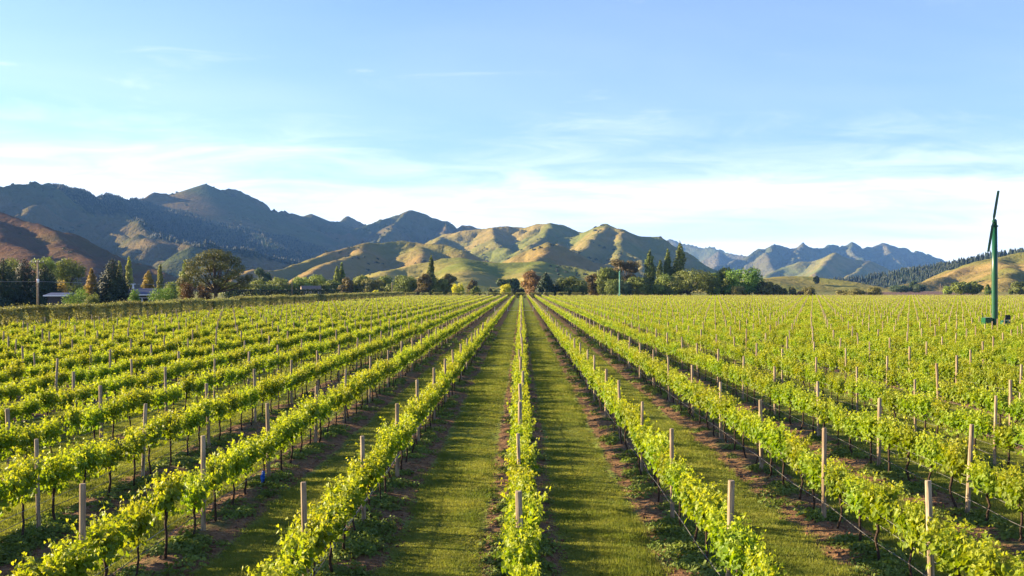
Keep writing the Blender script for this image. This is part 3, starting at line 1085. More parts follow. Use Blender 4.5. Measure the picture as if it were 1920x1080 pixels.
def tuft(seed):
    r = np.random.default_rng(seed)
    n = 70
    p = np.zeros((n, 3))
    rad = 0.20 * np.sqrt(r.random(n))
    a = r.uniform(0, 6.283, n)
    p[:, 0], p[:, 1], p[:, 2] = rad * np.cos(a), rad * np.sin(a), -0.01
    up = np.stack([r.normal(size=n) * 0.5, r.normal(size=n) * 0.5, np.ones(n)], 1)
    up /= np.linalg.norm(up, axis=1, keepdims=True)
    side = np.cross(up, r.normal(size=(n, 3)))
    side /= np.linalg.norm(side, axis=1, keepdims=True)
    h = r.uniform(0.035, 0.085, n)[:, None]
    w = r.uniform(0.005, 0.010, n)[:, None]
    v = np.stack([p - side * w, p + side * w, p + up * h], 1).reshape(-1, 3)
    return make_mesh('grass_tuft', v, np.arange(n * 3).reshape(-1, 3), M_grass)


def weed(seed):
    r = np.random.default_rng(seed)
    n = 60
    rad = 0.20 * np.sqrt(r.random(n))
    a = r.uniform(0, 6.283, n)
    p = np.stack([rad * np.cos(a), rad * np.sin(a), r.uniform(0.0, 0.13, n) * (1 - rad / 0.26)], 1)
    nr = np.stack([np.cos(a) * .6, np.sin(a) * .6, np.full(n, 0.8)], 1) + r.normal(size=(n, 3)) * .4
    v, f = cards(p, nr, r.uniform(0.035, 0.075, n), LEAF_MID, LEAF_MID_F, r)
    return make_mesh('weed_clump', v, f, M_weed)


def clod(seed):
    r = np.random.default_rng(seed)
    t = (1 + 5 ** .5) / 2
    v = np.array([(-1, t, 0), (1, t, 0), (-1, -t, 0), (1, -t, 0), (0, -1, t), (0, 1, t), (0, -1, -t), (0, 1, -t), (t, 0, -1), (t, 0, 1), (-t, 0, -1), (-t, 0, 1)]) / 1.9
    v = v * r.uniform(0.6, 1.2, (12, 1)) * (1, 1, .7)
    f = np.array([(0, 11, 5), (0, 5, 1), (0, 1, 7), (0, 7, 10), (0, 10, 11), (1, 5, 9), (5, 11, 4), (11, 10, 2), (10, 7, 6), (7, 1, 8), (3, 9, 4), (3, 4, 2), (3, 2, 6), (3, 6, 8), (3, 8, 9),
                  (4, 9, 5), (2, 4, 11), (6, 2, 10), (8, 6, 7), (9, 8, 1)])
    return make_mesh('soil_clod', v, f, M_clod)


def ground_points(n, dmax, dmin=12):
    """random points on the visible near ground, thinning with distance"""
    y = dmin * (dmax / dmin) ** rng.random(n)
    x = (rng.random(n) - 0.5) * y * 1.02
    return x, y


x, y = ground_points(165000, 230)
u = np.abs((x + ROW / 2) % ROW - ROW / 2)
ok = u + 0.10 * fbm(x, y * 0.6, 0.9, 3) + 0.05 * rng.normal(size=len(x)) > 0.64
x, y = x[ok], y[ok]
z = floor_z(x, y)
s = rng.uniform(0.75, 1.35, len(x)) * np.clip(y / 28, 1, 4.5)
tag(scatter('lane_grass', np.stack([x, y, z], 1), rng.uniform(0, 6.28, len(x)), np.stack([s, s, rng.uniform(.6, 1.2, len(x)) * np.clip(0.85 + 0.7 * fbm(x, y * .5, 2.2, 3), .35, 1.5)], 1), rng.integers(0, 6, len(x)), [tuft(i) for i in range(6)]),
    'short mown grass covering the lanes between the vine rows', 'grass')
x, y = ground_points(60000, 110)
u = np.abs((x + ROW / 2) % ROW - ROW / 2)
ok = (u < 0.34 + 0.12 * rng.normal(size=len(x))) & (fbm(x, y * 0.7, 0.8, 3) + 0.25 * rng.normal(size=len(x)) > 0.10 + 0.2 * np.abs(u - 0.1)) 
x, y = x[ok], y[ok]
z = floor_z(x, y)
tag(scatter('weeds', np.stack([x, y, z], 1), rng.uniform(0, 6.28, len(x)), rng.uniform(.4, 1.15, len(x)) * np.clip(y / 40, 1, 2), rng.integers(0, 5, len(x)), [weed(i) for i in range(5)]),
    'low green weeds growing in patches along the soil strips', 'weeds')
x, y = ground_points(42000, 60)
u = np.abs((x + ROW / 2) % ROW - ROW / 2)
ok = (u < 0.78)
x, y = x[ok], y[ok]
z = floor_z(x, y)
tag(scatter('soil_clods', np.stack([x, y, z], 1), rng.uniform(0, 6.28, len(x)), 0.012 + 0.035 * rng.random(len(x)) ** 3, rng.integers(0, 4, len(x)), [clod(i) for i in range(4)]),
    'reddish brown soil clods strewn along the bare strips under the vines', 'soil')

# ================================================================== TREES
M_wood = plain_mat('tree_bark', (0.085, 0.060, 0.042), 0.95, 0.35, 3)
M_wood_pale = plain_mat('pale_gum_bark', (0.42, 0.33, 0.24), 0.8, 0.25, 2)


def lm(name, c, tr=0.28, v=0.45):
    c = tuple(x * 1.45 for x in c)
    return leaf_mat(name, tuple(x * (1 - v) for x in c), tuple(x * (1 + v) for x in c), tr, (1.3, 1.25, 0.6), None, 0.55)


LM = {
    'green': lm('leaves_green', (0.105, 0.130, 0.030)), 'light': lm('leaves_light_green', (0.135, 0.165, 0.035)), 'bright': lm('leaves_bright_green', (0.09, 0.15, 0.025)),
    'dark': lm('needles_dark', (0.019, 0.031, 0.012), 0.08), 'pine': lm('pine_needles', (0.080, 0.078, 0.022), 0.15), 'poplar': lm('poplar_leaves', (0.085, 0.110, 0.026)),
    'palepop': lm('pale_poplar_leaves', (0.17, 0.17, 0.045)), 'orange': lm('copper_leaves', (0.19, 0.130, 0.034)), 'red': lm('reddish_leaves', (0.165, 0.100, 0.045)),
    'brown': lm('brown_leaves', (0.10, 0.078, 0.034)), 'yellow': lm('yellow_leaves', (0.36, 0.36, 0.030), 0.35, 0.3), 'olive': lm('olive_leaves', (0.13, 0.125, 0.042)),
    'maroon': lm('maroon_leaves', (0.085, 0.05, 0.022)), 'hedge': lm('hedge_leaves', (0.165, 0.165, 0.052), 0.25, 0.4), 'teal': lm('bluegreen_leaves', (0.045, 0.070, 0.035)),
}


def lobe_cards(r, lobes, n, size, flat=0.0):
    """leaf cards over a set of lobes (cx,cy,cz,rx,ry,rz)"""
    lobes = np.array(lobes)
    w = (lobes[:, 3] * lobes[:, 5])
    which = r.choice(len(lobes), n, p=w / w.sum())
    L = lobes[which]
    d = r.normal(size=(n, 3))
    d /= np.linalg.norm(d, axis=1, keepdims=True)
    rad = r.uniform(0.45, 1.06, (n, 1)) ** 0.6
    rough = 1 + 0.16 * np.sin(d[:, :1] * 7 + L[:, :1] * 3) * np.sin(d[:, 2:3] * 6 + L[:, 1:2])
    p = L[:, :3] + d * L[:, 3:6] * rad * rough
    nr = d / L[:, 3:6] * L[:, 3:4] + 0.55 * r.normal(size=(n, 3)) + np.array([0, 0, flat])
    return p, nr, size * r.uniform(0.6, 1.4, n)


def tree(kind, name, label, cat, px, d, top, wpx, leaf, group=None, base=0.0, seed=None):
    r = np.random.default_rng(seed if seed is not None else int(px * 7 + top * 13))
    x = (px - HX) / FPX * d
    H = CAM_H + (HY - top) / FPX * d - base
    W = wpx / FPX * d * (1.18 if kind == 'round' else 1.0)
    e = link(name, None, loc=(x, d, base))
    tag(e, label, cat, group)
    e.rotation_euler.z = 0
    size = max(0.22, 0.00115 * d)
    lobes, mb = [], MB()
    wood = M_wood
    if kind == 'round':
        m = int(r.integers(10, 15))
        for i in range(m):
            t = r.random()
            a = i * 2.4 + r.uniform(-.4, .4)
            zz = 0.20 + 0.62 * t
            rr = W / 2 * (0.30 + 0.46 * math.sqrt(r.random())) * (1.0 - 0.9 * max(0, zz - 0.5))
            lr = W * r.uniform(0.16, 0.27)
            lobes.append((rr * math.cos(a), rr * math.sin(a), H * zz, lr, lr, min(lr * 0.85, H * 0.24)))
        lr = W * 0.22
        lobes.append((W * .04 * r.normal(), 0, H - min(lr * .8, H * .2), lr, lr, min(lr * 0.8, H * .2)))
        lobes.append((0, 0, H * 0.30, W * .40, W * .40, H * 0.24))
        mb.tube([(0, 0, -.1), (.05 * W * r.normal(), 0, H * .25), (0, 0, H * .5)], [W * .045, W * .035, W * .015], 7)
        for l in lobes[:6]:
            mb.tube([(0, 0, H * .2), (l[0] * .6, l[1] * .6, l[2] * .8), l[:3]], [W * .022, W * .014, W * .005], 5)
        n = int(3800 + 2000 * min(2, W * H / 90))
        p, nr, sz = lobe_cards(r, lobes, n, size * 1.1)
    elif kind == 'poplar':
        for i in range(14):
            t = (i + .5) / 14
            rr = W * .62 * min(1, .6 + 1.6 * t) * (1 - t ** 2.4) ** .8 * r.uniform(.85, 1.05)
            a = r.uniform(0, 6.283)
            lobes.append((math.cos(a) * rr * .22, math.sin(a) * rr * .22, H * (0.10 + 0.86 * t), rr * .8 + .1, rr * .8 + .1, H * 0.085))
        mb.tube([(0, 0, -.1), (0, 0, H * .5), (0, 0, H * .95)], [W * .07, W * .045, W * .01], 6)
        n = 4600
        p, nr, sz = lobe_cards(r, lobes, n, size * 1.0)
    elif kind == 'conifer':
        n = int(6000 + 2500 * min(1.5, W * H / 90))
        t = 1 - np.sqrt(r.random(n))
        t = np.clip(t + 0.02, 0, 0.995)
        layer = np.sin(t * 44 + r.uniform(0, 6) + 2 * np.sin(np.arange(n))) * 0.10
        a = r.uniform(0, 6.283, n)
        armk = 1 + 0.18 * np.sin(a * 7 + t * 20) + layer
        rr = W / 2 * np.clip((1 - t), 0, 1) ** 0.62 * armk * r.uniform(0.5, 1.05, n)
        p = np.stack([rr * np.cos(a), rr * np.sin(a), H * (0.03 + 0.97 * t) - 0.12 * rr], 1)
        nr = np.stack([np.cos(a), np.sin(a), np.full(n, 0.7)], 1) + .5 * r.normal(size=(n, 3))
        sz = size * r.uniform(0.9, 2.0, n) * (0.55 + 0.6 * (1 - t))
        mb.tube([(0, 0, -.1), (0, 0, H * .6), (0, 0, H * .99)], [W * .05, W * .03, W * .004], 7)
    elif kind == 'pine':
        # broad old pine: cloud-like pads on rising limbs, with gaps between
        pads = [(-.02, .05, .92, .20, .07), (.14, -.05, .88, .16, .07), (-.16, .02, .86, .15, .06), (.26, .05, .79, .15, .07), (-.28, -.05, .75, .15, .07),
                (.05, .12, .80, .20, .07), (-.08, -.14, .74, .17, .06), (.17, -.16, .70, .16, .06), (.36, 0, .66, .12, .06), (-.36, .08, .62, .13, .07),
                (-.24, -.16, .57, .15, .06), (.30, -.12, .52, .15, .06), (.42, .06, .44, .13, .06), (-.40, -.05, .46, .13, .07), (.46, -.06, .34, .10, .045),
                (-.42, .05, .32, .10, .06), (.12, .1, .5, .17, .06), (-.12, -.08, .48, .17, .06), (-.2, .14, .36, .15, .06), (.2, -.05, .36, .15, .05), (.0, .2, .66, .2, .06), (-.48, .0, .40, .09, .05), (.50, .04, .50, .08, .05), (.22, .18, .58, .15, .05), (-.14, .2, .62, .15, .05), (.34, .1, .34, .12, .05), (-.30, -.1, .38, .12, .06), (.14, -.22, .42, .12, .05)]
        for q in pads:
            lobes.append((q[0] * W, q[1] * W, q[2] * H, q[3] * W * .86, q[3] * W * .86, q[4] * H * 1.25))
            mid = (q[0] * W * .45 + .02 * W, q[1] * W * .45, H * (0.22 + .5 * (q[2] - .25)))
            mb.tube([(0.02 * W, 0, H * .22), mid, (q[0] * W, q[1] * W, q[2] * H - .02 * H)], [W * .013, W * .008, W * .003], 5)
        mb.tube([(0.02 * W, 0, -.2), (.02 * W, 0, H * .25), (0, 0, H * .55), (-.01 * W, 0, H * .85)], [W * .034, W * .028, W * .02, W * .006], 8)
        p, nr, sz = lobe_cards(r, lobes, 15000, size * 0.95, 0.4)
    elif kind == 'gum':
        wood = M_wood_pale
        for i in range(22):
            a = r.uniform(0, 6.283)
            t = r.random()
            zz = 0.42 + 0.48 * t
            rr = W * 0.40 * math.sqrt(r.random()) * (1.15 - 0.5 * t)
            lr = W * r.uniform(0.11, 0.18)
            c = (rr * math.cos(a), rr * math.sin(a), H * zz)
            lobes.append((*c, lr, lr, lr * .6))
            mb.tube([(0, 0, H * .28), (c[0] * .45, c[1] * .45, H * .5), c], [W * .02, W * .013, W * .005], 5)
        mb.tube([(0, 0, -.1), (W * .02, 0, H * .3), (0, 0, H * .55)], [W * .035, W * .028, W * .015], 7)
        p, nr, sz = lobe_cards(r, lobes, 6500, size * 0.9)
    else:                                                  # bush
        for i in range(8):
            a = r.uniform(0, 6.283)
            rr = W * .3 * math.sqrt(r.random())
            lr = W * r.uniform(0.18, 0.28)
            hz = H * r.uniform(.3, .74)
            lobes.append((rr * math.cos(a), rr * math.sin(a), hz, lr, lr, min(H - hz, H * .32)))
        lobes.append((0, 0, H * .35, W * .42, W * .42, H * .36))
        mb.tube([(0, 0, -.1), (0, 0, H * .5)], [W * .04, W * .01], 5)
        p, nr, sz = lobe_cards(r, lobes, int(1800 + 900 * min(2, W * H / 20)), size * .8)
        p[:, 2] = np.maximum(p[:, 2], 0.05)
    v, f = cards(p, nr, sz, LEAF_MID, LEAF_MID_F, r)
    link('trunk', mb.mesh('trunk', wood, True), e)
    link('crown', make_mesh('crown', v, f, LM[leaf]), e)
    return e


T = tree
# --- left of the vineyard, behind the boundary hedge
T('conifer', 'conifer_tree', 'leftmost of the near-black conifers beside the power pole, cut by the photo edge', 'tree', 6, 225, 487, 92, 'dark')
T('conifer', 'conifer_tree', 'near-black conifer just left of the wooden power pole', 'tree', 46, 232, 485, 84, 'dark')
T('conifer', 'conifer_tree', 'near-black conifer standing just right of the wooden power pole', 'tree', 84, 226, 496, 76, 'dark')
T('round', 'broadleaf_tree', 'tall green tree rising behind the dark conifers left of the power pole', 'tree', 20, 320, 482, 55, 'green')
T('round', 'broadleaf_tree', 'tall yellow-green tree rising directly behind the power pole top', 'tree', 84, 315, 481, 50, 'light')
T('round', 'broadleaf_tree', 'large grey-green round tree between the power pole and the orange column tree', 'tree', 126, 330, 484, 62, 'green')
T('bush', 'shrub', 'low copper and green shrub tree beside the white-eaved house', 'tree', 112, 250, 524, 34, 'orange')
T('poplar', 'column_tree', 'copper-orange column tree left of the big dark cone-shaped conifer', 'tree', 171, 245, 504, 24, 'orange')
T('bush', 'shrub', 'bright green shrub in front of the white-eaved house', 'shrub', 146, 190, 538, 56, 'bright')
T('bush', 'shrub', 'small dark green shrub at the foot of the copper column tree', 'shrub', 172, 185, 548, 30, 'green')
T('conifer', 'conifer_tree', 'big dark cone-shaped conifer, widest evergreen left of the grey roof', 'tree', 212, 225, 484, 84, 'dark')
T('bush', 'shrub', 'green shrub tucked against the right foot of the big cone-shaped conifer', 'shrub', 252, 215, 541, 30, 'bright')
T('poplar', 'poplar_tree', 'pale poplar peeking out right behind the cone-shaped conifer', 'tree', 224, 340, 490, 13, 'palepop')
T('poplar', 'poplar_tree', 'taller pale poplar behind the grey roofed house', 'tree', 242, 345, 482, 14, 'palepop')
T('poplar', 'poplar_tree', 'slim pale yellow poplar right of the orange tree', 'tree', 300, 345, 496, 10, 'palepop')
T('poplar', 'column_tree', 'orange pointed tree right of the grey roofed house', 'tree', 278, 270, 508, 26, 'orange')
T('bush', 'shrub', 'light green bushy tree behind the orange pointed tree', 'tree', 322, 320, 527, 34, 'light')
T('bush', 'shrub', 'fresh green wide shrub right of the grey roofed house', 'shrub', 306, 212, 538, 58, 'bright')
T('bush', 'shrub', 'dome-shaped maroon shrub left of the big spreading pine', 'shrub', 349, 215, 527, 36, 'maroon')
T('bush', 'shrub', 'dark maroon shrub under the big spreading pine trunk', 'shrub', 384, 222, 532, 32, 'maroon')
T('poplar', 'poplar_tree', 'pale green upright tree touching the left side of the spreading pine', 'tree', 347, 300, 488, 26, 'light')
T('pine', 'pine_tree', 'big old spreading pine with open limbs, largest tree at left', 'tree', 402, 250, 466, 128, 'pine')
T('round', 'broadleaf_tree', 'dark blue-green round tree right of the spreading pine', 'tree', 489, 470, 502, 34, 'teal')
T('round', 'broadleaf_tree', 'pale green tree behind the dark hedge, nearest the spreading pine', 'tree', 430, 420, 529, 40, 'light')
T('round', 'broadleaf_tree', 'pale green tree in front of the dark blue-green round tree', 'tree', 482, 440, 526, 42, 'light')
T('round', 'broadleaf_tree', 'pale yellow-green spreading tree left of the thin dark pole', 'tree', 522, 445, 520, 46, 'light')
T('round', 'broadleaf_tree', 'pale yellow-green tree right behind the thin dark pole', 'tree', 560, 450, 519, 40, 'light')
T('round', 'broadleaf_tree', 'domed green tree behind the tan gabled house', 'tree', 592, 470, 514, 50, 'light')
T('round', 'broadleaf_tree', 'dark green tree right of the tan gabled house', 'tree', 620, 450, 524, 36, 'green')
T('poplar', 'poplar_tree', 'light green half of the poplar pair under the golden hill', 'tree', 632, 460, 500, 15, 'light')
T('poplar', 'poplar_tree', 'dark taller half of the poplar pair under the golden hill', 'tree', 641, 462, 493, 11, 'poplar')
T('round', 'broadleaf_tree', 'brownish upright tree right below the poplar pair', 'tree', 650, 440, 520, 24, 'brown')
T('round', 'broadleaf_tree', 'rounded light green tree just right of the brownish upright tree', 'tree', 676, 470, 517, 38, 'light')
T('round', 'broadleaf_tree', 'olive green tree above the low yellow shrub left of the pale pole', 'tree', 697, 440, 524, 40, 'olive')
T('bush', 'shrub', 'tiny yellow shrub low behind the hedge left of the pale pole', 'shrub', 704, 425, 544, 14, 'yellow')
T('round', 'broadleaf_tree', 'green tree directly left of the pale pole', 'tree', 716, 455, 519, 34, 'light')
T('round', 'broadleaf_tree', 'wide green tree right of the pale pole', 'tree', 760, 450, 517, 58, 'green')
T('round', 'broadleaf_tree', 'greyish brown tree at the foot of the tall lone poplar', 'tree', 796, 440, 513, 30, 'brown')
T('poplar', 'poplar_tree', 'tall lone dark poplar left of the centre row', 'tree', 808, 455, 480, 17, 'poplar')
T('round', 'broadleaf_tree', 'dark green tree below and right of the lone poplar', 'tree', 822, 440, 524, 36, 'green')
T('round', 'broadleaf_tree', 'pale olive airy tree above the left yellow shrub', 'tree', 841, 480, 513, 24, 'olive')
T('bush', 'shrub', 'bright yellow flowering shrub right of the lone poplar', 'shrub', 860, 428, 531, 26, 'yellow')
T('round', 'broadleaf_tree', 'small reddish brown tree right of the left yellow shrub', 'tree', 886, 490, 525, 16, 'brown')
T('bush', 'shrub', 'small green shrub between the two yellow shrubs, left one', 'shrub', 892, 430, 537, 22, 'green')
T('bush', 'shrub', 'dark round shrub between the two yellow shrubs, right one', 'shrub', 924, 428, 541, 18, 'dark')
T('round', 'broadleaf_tree', 'dark blue-green tree left behind the right yellow shrub', 'tree', 944, 500, 524, 24, 'teal')
T('round', 'broadleaf_tree', 'dark blue-green tree right behind the right yellow shrub', 'tree', 962, 500, 522, 24, 'teal')
T('bush', 'shrub', 'bright yellow flowering shrub at the end of the centre lane', 'shrub', 947, 428, 532, 25, 'yellow')
T('bush', 'shrub', 'dark shrub closing the far end of the centre row', 'shrub', 971, 432, 540, 30, 'dark')
T('round', 'broadleaf_tree', 'rust-coloured round tree beyond the end of the centre row', 'tree', 998, 440, 508, 34, 'red')
T('conifer', 'conifer_tree', 'dark bushy conifer touching the rust-coloured tree', 'tree', 1023, 432, 511, 42, 'dark')
T('bush', 'shrub', 'dark shrub between the bushy conifer and the domed green tree', 'shrub', 1050, 440, 531, 22, 'teal')
T('round', 'broadleaf_tree', 'domed green tree standing alone right of the bushy conifer', 'tree', 1073, 436, 518, 48, 'green')
T('round', 'gum_tree', 'small drooping brown gum tree left of the distant wind machine', 'tree', 1114, 445, 513, 28, 'brown')
T('round', 'broadleaf_tree', 'green tree between the small brown gum and the large gum', 'tree', 1140, 440, 501, 42, 'green')
T('bush', 'shrub', 'round green bush at the foot of the distant wind machine, left side', 'shrub', 1146, 425, 521, 34, 'green')
T('gum', 'gum_tree', 'large brown-crowned gum tree with pale limbs behind the distant wind machine', 'tree', 1172, 450, 479, 68, 'brown')
T('bush', 'shrub', 'dark shrub right of the distant wind machine pole', 'shrub', 1176, 425, 524, 32, 'teal')
T('round', 'broadleaf_tree', 'green tree under the right side of the large gum', 'tree', 1200, 428, 519, 40, 'green')
T('poplar', 'poplar_tree', 'leftmost of the three tall poplars right of the gum tree', 'tree', 1218, 445, 469, 26, 'poplar')
T('poplar', 'poplar_tree', 'short poplar between the left and middle tall poplars', 'tree', 1238, 440, 488, 18, 'poplar')
T('poplar', 'poplar_tree', 'middle one of the three tall poplars, slimmer', 'tree', 1252, 445, 467, 19, 'poplar')
T('poplar', 'poplar_tree', 'tallest poplar, rightmost of the three right of the gum tree', 'tree', 1275, 445, 453, 32, 'poplar')
T('round', 'broadleaf_tree', 'green round tree in front of the middle tall poplar', 'tree', 1244, 428, 513, 46, 'green')
T('round', 'broadleaf_tree', 'very wide domed green tree in front of the tallest poplar', 'tree', 1293, 430, 503, 92, 'green')
T('round', 'broadleaf_tree', 'small bright green tree right of the very wide domed tree', 'tree', 1336, 432, 512, 26, 'light')
T('round', 'broadleaf_tree', 'upright green tree left of the large rounded tree at the tree line end', 'tree', 1358, 440, 501, 46, 'light')
T('round', 'broadleaf_tree', 'large rounded green tree at the right end of the tree line', 'tree', 1394, 430, 503, 60, 'bright')
T('bush', 'shrub', 'pale olive shrub at the foot of the large rounded end tree', 'shrub', 1383, 418, 536, 26, 'olive')
T('round', 'broadleaf_tree', 'olive green small tree, first right of the large rounded end tree', 'tree', 1432, 430, 528, 32, 'olive')
T('bush', 'shrub', 'olive shrub, second right of the large rounded end tree', 'shrub', 1456, 430, 533, 24, 'olive')
T('bush', 'shrub', 'small olive shrub, third right of the large rounded end tree', 'shrub', 1472, 432, 540, 14, 'olive')
T('bush', 'shrub', 'pale olive shrub, fourth right of the large rounded end tree', 'shrub', 1486, 432, 538, 15, 'olive')
T('bush', 'shrub', 'reddish low shrub below the yellow field', 'shrub', 1500, 430, 546, 18, 'red')
T('bush', 'shrub', 'olive shrub right of the reddish low shrub', 'shrub', 1518, 440, 538, 28, 'olive')
T('bush', 'shrub', 'wide olive shrub left of the ploughed field, left half', 'shrub', 1606, 445, 540, 44, 'olive')
T('bush', 'shrub', 'wide olive shrub left of the ploughed field, right half', 'shrub', 1640, 445, 538, 36, 'olive')
T('bush', 'shrub', 'low olive shrub at the left end of the wide pair', 'shrub', 1580, 450, 544, 26, 'olive')
T('round', 'broadleaf_tree', 'dark round tree on top of the yellow field', 'tree', 1531, 1000, 519, 7, 'dark', None, 8.0)
T('round', 'broadleaf_tree', 'grey-green small tree at the foot of the right hill', 'tree', 1714, 900, 527, 14, 'teal')
T('bush', 'shrub', 'pale grey-green thicket at the foot of the right hill', 'shrub', 1690, 900, 534, 40, 'teal')
T('bush', 'shrub', 'grey-green thicket right of the small tree at the right hill foot', 'shrub', 1722, 890, 534, 26, 'teal')
T('bush', 'shrub', 'yellowish shrub left of the olive green tree near the tall wind machine', 'shrub', 1776, 620, 535, 20, 'light')
T('round', 'broadleaf_tree', 'olive green tree, left of the pair before the tall wind machine', 'tree', 1802, 600, 529, 30, 'green')
T('round', 'broadleaf_tree', 'olive green tree, right of the pair before the tall wind machine', 'tree', 1824, 600, 528, 30, 'green')
T('poplar', 'column_tree', 'small slim tree just left of the tall wind machine', 'tree', 1852, 560, 534, 10, 'poplar')
T('bush', 'shrub', 'small round bush right of the tall wind machine on the plain', 'shrub', 1895, 620, 543, 9, 'green')
T('round', 'broadleaf_tree', 'dark green tree cut by the right edge of the photo', 'tree', 1912, 620, 529, 26, 'green')

# --- dark clipped hedge behind the left trees
mbh = np.random.default_rng(77)


def hedge_piece(seed, L, Wd, Hh, leaf, n, size):
    r = np.random.default_rng(seed)
    side = r.random(n)
    p = np.stack([r.uniform(-Wd / 2, Wd / 2, n), r.uniform(-L / 2, L / 2, n), r.uniform(0.15, Hh, n)], 1)
    nr = np.zeros((n, 3))
    top = side < 0.34
    p[top, 2] = Hh + r.normal(size=top.sum()) * 0.10
    nr[top, 2] = 1
    lat = (side >= 0.34) & (side < 0.86)
    sg = np.sign(r.normal(size=n))
    bul = 1 - 0.30 * (np.abs(p[:, 1]) / (L / 2)) ** 3
    p[lat, 0] = (sg * Wd / 2 * bul * (0.78 + .22 * np.sin(np.clip(p[:, 2] / Hh, 0, 1) * 2.6)) + r.normal(size=n) * 0.08)[lat]
    nr[lat, 0] = sg[lat]
    end = side >= 0.86
    p[end, 1] = (sg * L / 2 + r.normal(size=n) * .1)[end]
    nr[end, 1] = sg[end]
    nr += r.normal(size=(n, 3)) * 0.6
    stray = r.random(n) < 0.04
    p[stray & top, 2] += r.uniform(0.05, 0.35, n)[stray & top]
    v, f = cards(p, nr, size * r.uniform(.6, 1.4, n), LEAF_MID, LEAF_MID_F, r)
    return make_mesh('hedge_shrub', v, f, LM[leaf])


HP = [hedge_piece(i, 5.6, 1.8, 2.35, 'hedge', 4600, 0.16) for i in range(5)]
hedge = tag(link('boundary_hedge', None, loc=(-46.3, 80, 0)), 'long clipped olive-tan hedge bounding the vineyard on the left', 'hedge')
yy = 0.0
hr = random.Random(9)
while 80 + yy < 414:
    o = link('shrub', HP[hr.randrange(5)], hedge, (hr.gauss(0, .12), yy, -0.05))
    o.rotation_euler.z = hr.choice((0, math.pi))
    o.scale = (hr.uniform(.9, 1.15), 1.0, hr.uniform(.93, 1.08))
    yy += 5.05
HS = [hedge_piece(20 + i, 1.8, 4.0, 2.1, 'hedge', 1500, 0.24) for i in range(3)]
for n, k in enumerate(range(-8, 5)):
    o = link('clipped_shrub', HS[n % 3], loc=(k * 2 * ROW + hr.gauss(0, .2), 419 + hr.gauss(0, .4), -0.05))
    o.scale = (hr.uniform(.9, 1.1), 1, hr.uniform(.92, 1.08))
    side = 'in line with the centre row' if k == 0 else '%s one %s of the centre row' % (ordinal(abs(k)), 'left' if k < 0 else 'right')
    tag(o, 'clipped pale hedge block at far row ends, ' + side, 'hedge', 'hedge blocks closing the far end of the rows')
DH = [hedge_piece(40 + i, 6.0, 2.0, 3.2, 'dark', 900, 0.4) for i in range(3)]
dh = tag(link('dark_hedge', None, loc=(-108, 388, 0)), 'tall dark green hedge right of the spreading pine', 'hedge')
a0, a1 = Vector((0, 0, 0)), Vector((36, 34, 0))
nseg = 9
for i in range(nseg):
    o = link('shrub', DH[i % 3], dh, a0.lerp(a1, (i + .5) / nseg))
    o.rotation_euler.z = -math.atan2(a1.x, a1.y)

# ================================================================== BUILDINGS, POLES, MACHINES
M_white = plain_mat('white_paint', (0.78, 0.77, 0.74), 0.6, 0.08)
M_darkwall = plain_mat('dark_stained_wall', (0.05, 0.048, 0.05), 0.8, 0.2)
M_roof_grey = plain_mat('grey_metal_roof', (0.055, 0.06, 0.085), 0.5, 0.12)
M_roof_tan = plain_mat('tan_tile_roof', (0.20, 0.15, 0.11), 0.8, 0.2)
M_wall_tan = plain_mat('tan_wall', (0.34, 0.28, 0.22), 0.8, 0.15)
m_, nt_, b_, _ = new_mat('window_glass')
b_.inputs['Base Color'].default_value = (0.03, 0.035, 0.04, 1)
b_.inputs['Roughness'].default_value = 0.08
M_glass = m_


def house(name, label, px, d, wx, wy, hw, hr_, wall_m, roof_m, rz, chimney=True, windows=True):
    e = link(name, None, loc=((px - HX) / FPX * d, d, 0))
    e.rotation_euler.z = rz
    tag(e, label, 'house')
    w = link('wall', MB().box((0, 0, hw / 2 - .1), (wx, wy, hw + .2)).mesh('wall', wall_m), e)
    ox, oy = wx / 2 + .6, wy / 2 + .6
    mb = MB()
    mb.poly([(-ox, -oy, hw), (ox, -oy, hw), (ox, oy, hw), (-ox, oy, hw), (-ox + .1, 0, hr_), (ox - .1, 0, hr_)],
            [[0, 1, 5, 4], [2, 3, 4, 5], [0, 4, 3], [1, 2, 5], [3, 2, 1, 0]])
    rf = link('roof', mb.mesh('roof', roof_m), e)
    link('fascia', MB().box((0, -oy - .03, hw - .08), (ox * 2, .05, .24)).mesh('fascia', M_white), rf)
    if chimney:
        link('chimney', MB().box((-wx * .42, 0, hr_ + .25), (.3, .3, 1.3)).box((-wx * .42, 0, hr_ + .98), (1.1, .5, .16)).mesh('chimney', M_white), rf)
    for k in (-.3, 0, .3) if windows else ():
        f = link('window', MB().box((k * wx, -wy / 2 - .03, hw * .5), (1.5, .06, 1.2)).mesh('window', M_white), e)
        link('pane', MB().box((k * wx, -wy / 2 - .07, hw * .5), (1.3, .03, 1.0)).mesh('pane', M_glass), f)
    return e


house('house', 'low dark house with white eave behind the green shrub at far left', 117, 208, 3.4, 6, 2.7, 3.2, M_darkwall, M_roof_grey, 0.05, False, False)
house('house', 'grey roofed house between the cone-shaped conifer and the orange tree', 268, 245, 5.2, 7, 2.6, 4.0, M_darkwall, M_roof_grey, 0.08)
house('house', 'small tan gabled house behind the hedge, left of the poplar pair', 583, 432, 7.0, 6, 2.4, 4.9, M_wall_tan, M_roof_tan, 0.35, False)

M_pole = plain_mat('pole_wood', (0.26, 0.20, 0.14), 0.9, 0.3, 3)
M_pole_dark = plain_mat('dark_pole', (0.06, 0.055, 0.05), 0.8, 0.2)
M_insul = plain_mat('insulator', (0.6, 0.6, 0.58), 0.3, 0.1)
M_red = plain_mat('red_plate', (0.5, 0.03, 0.04), 0.5, 0.1)


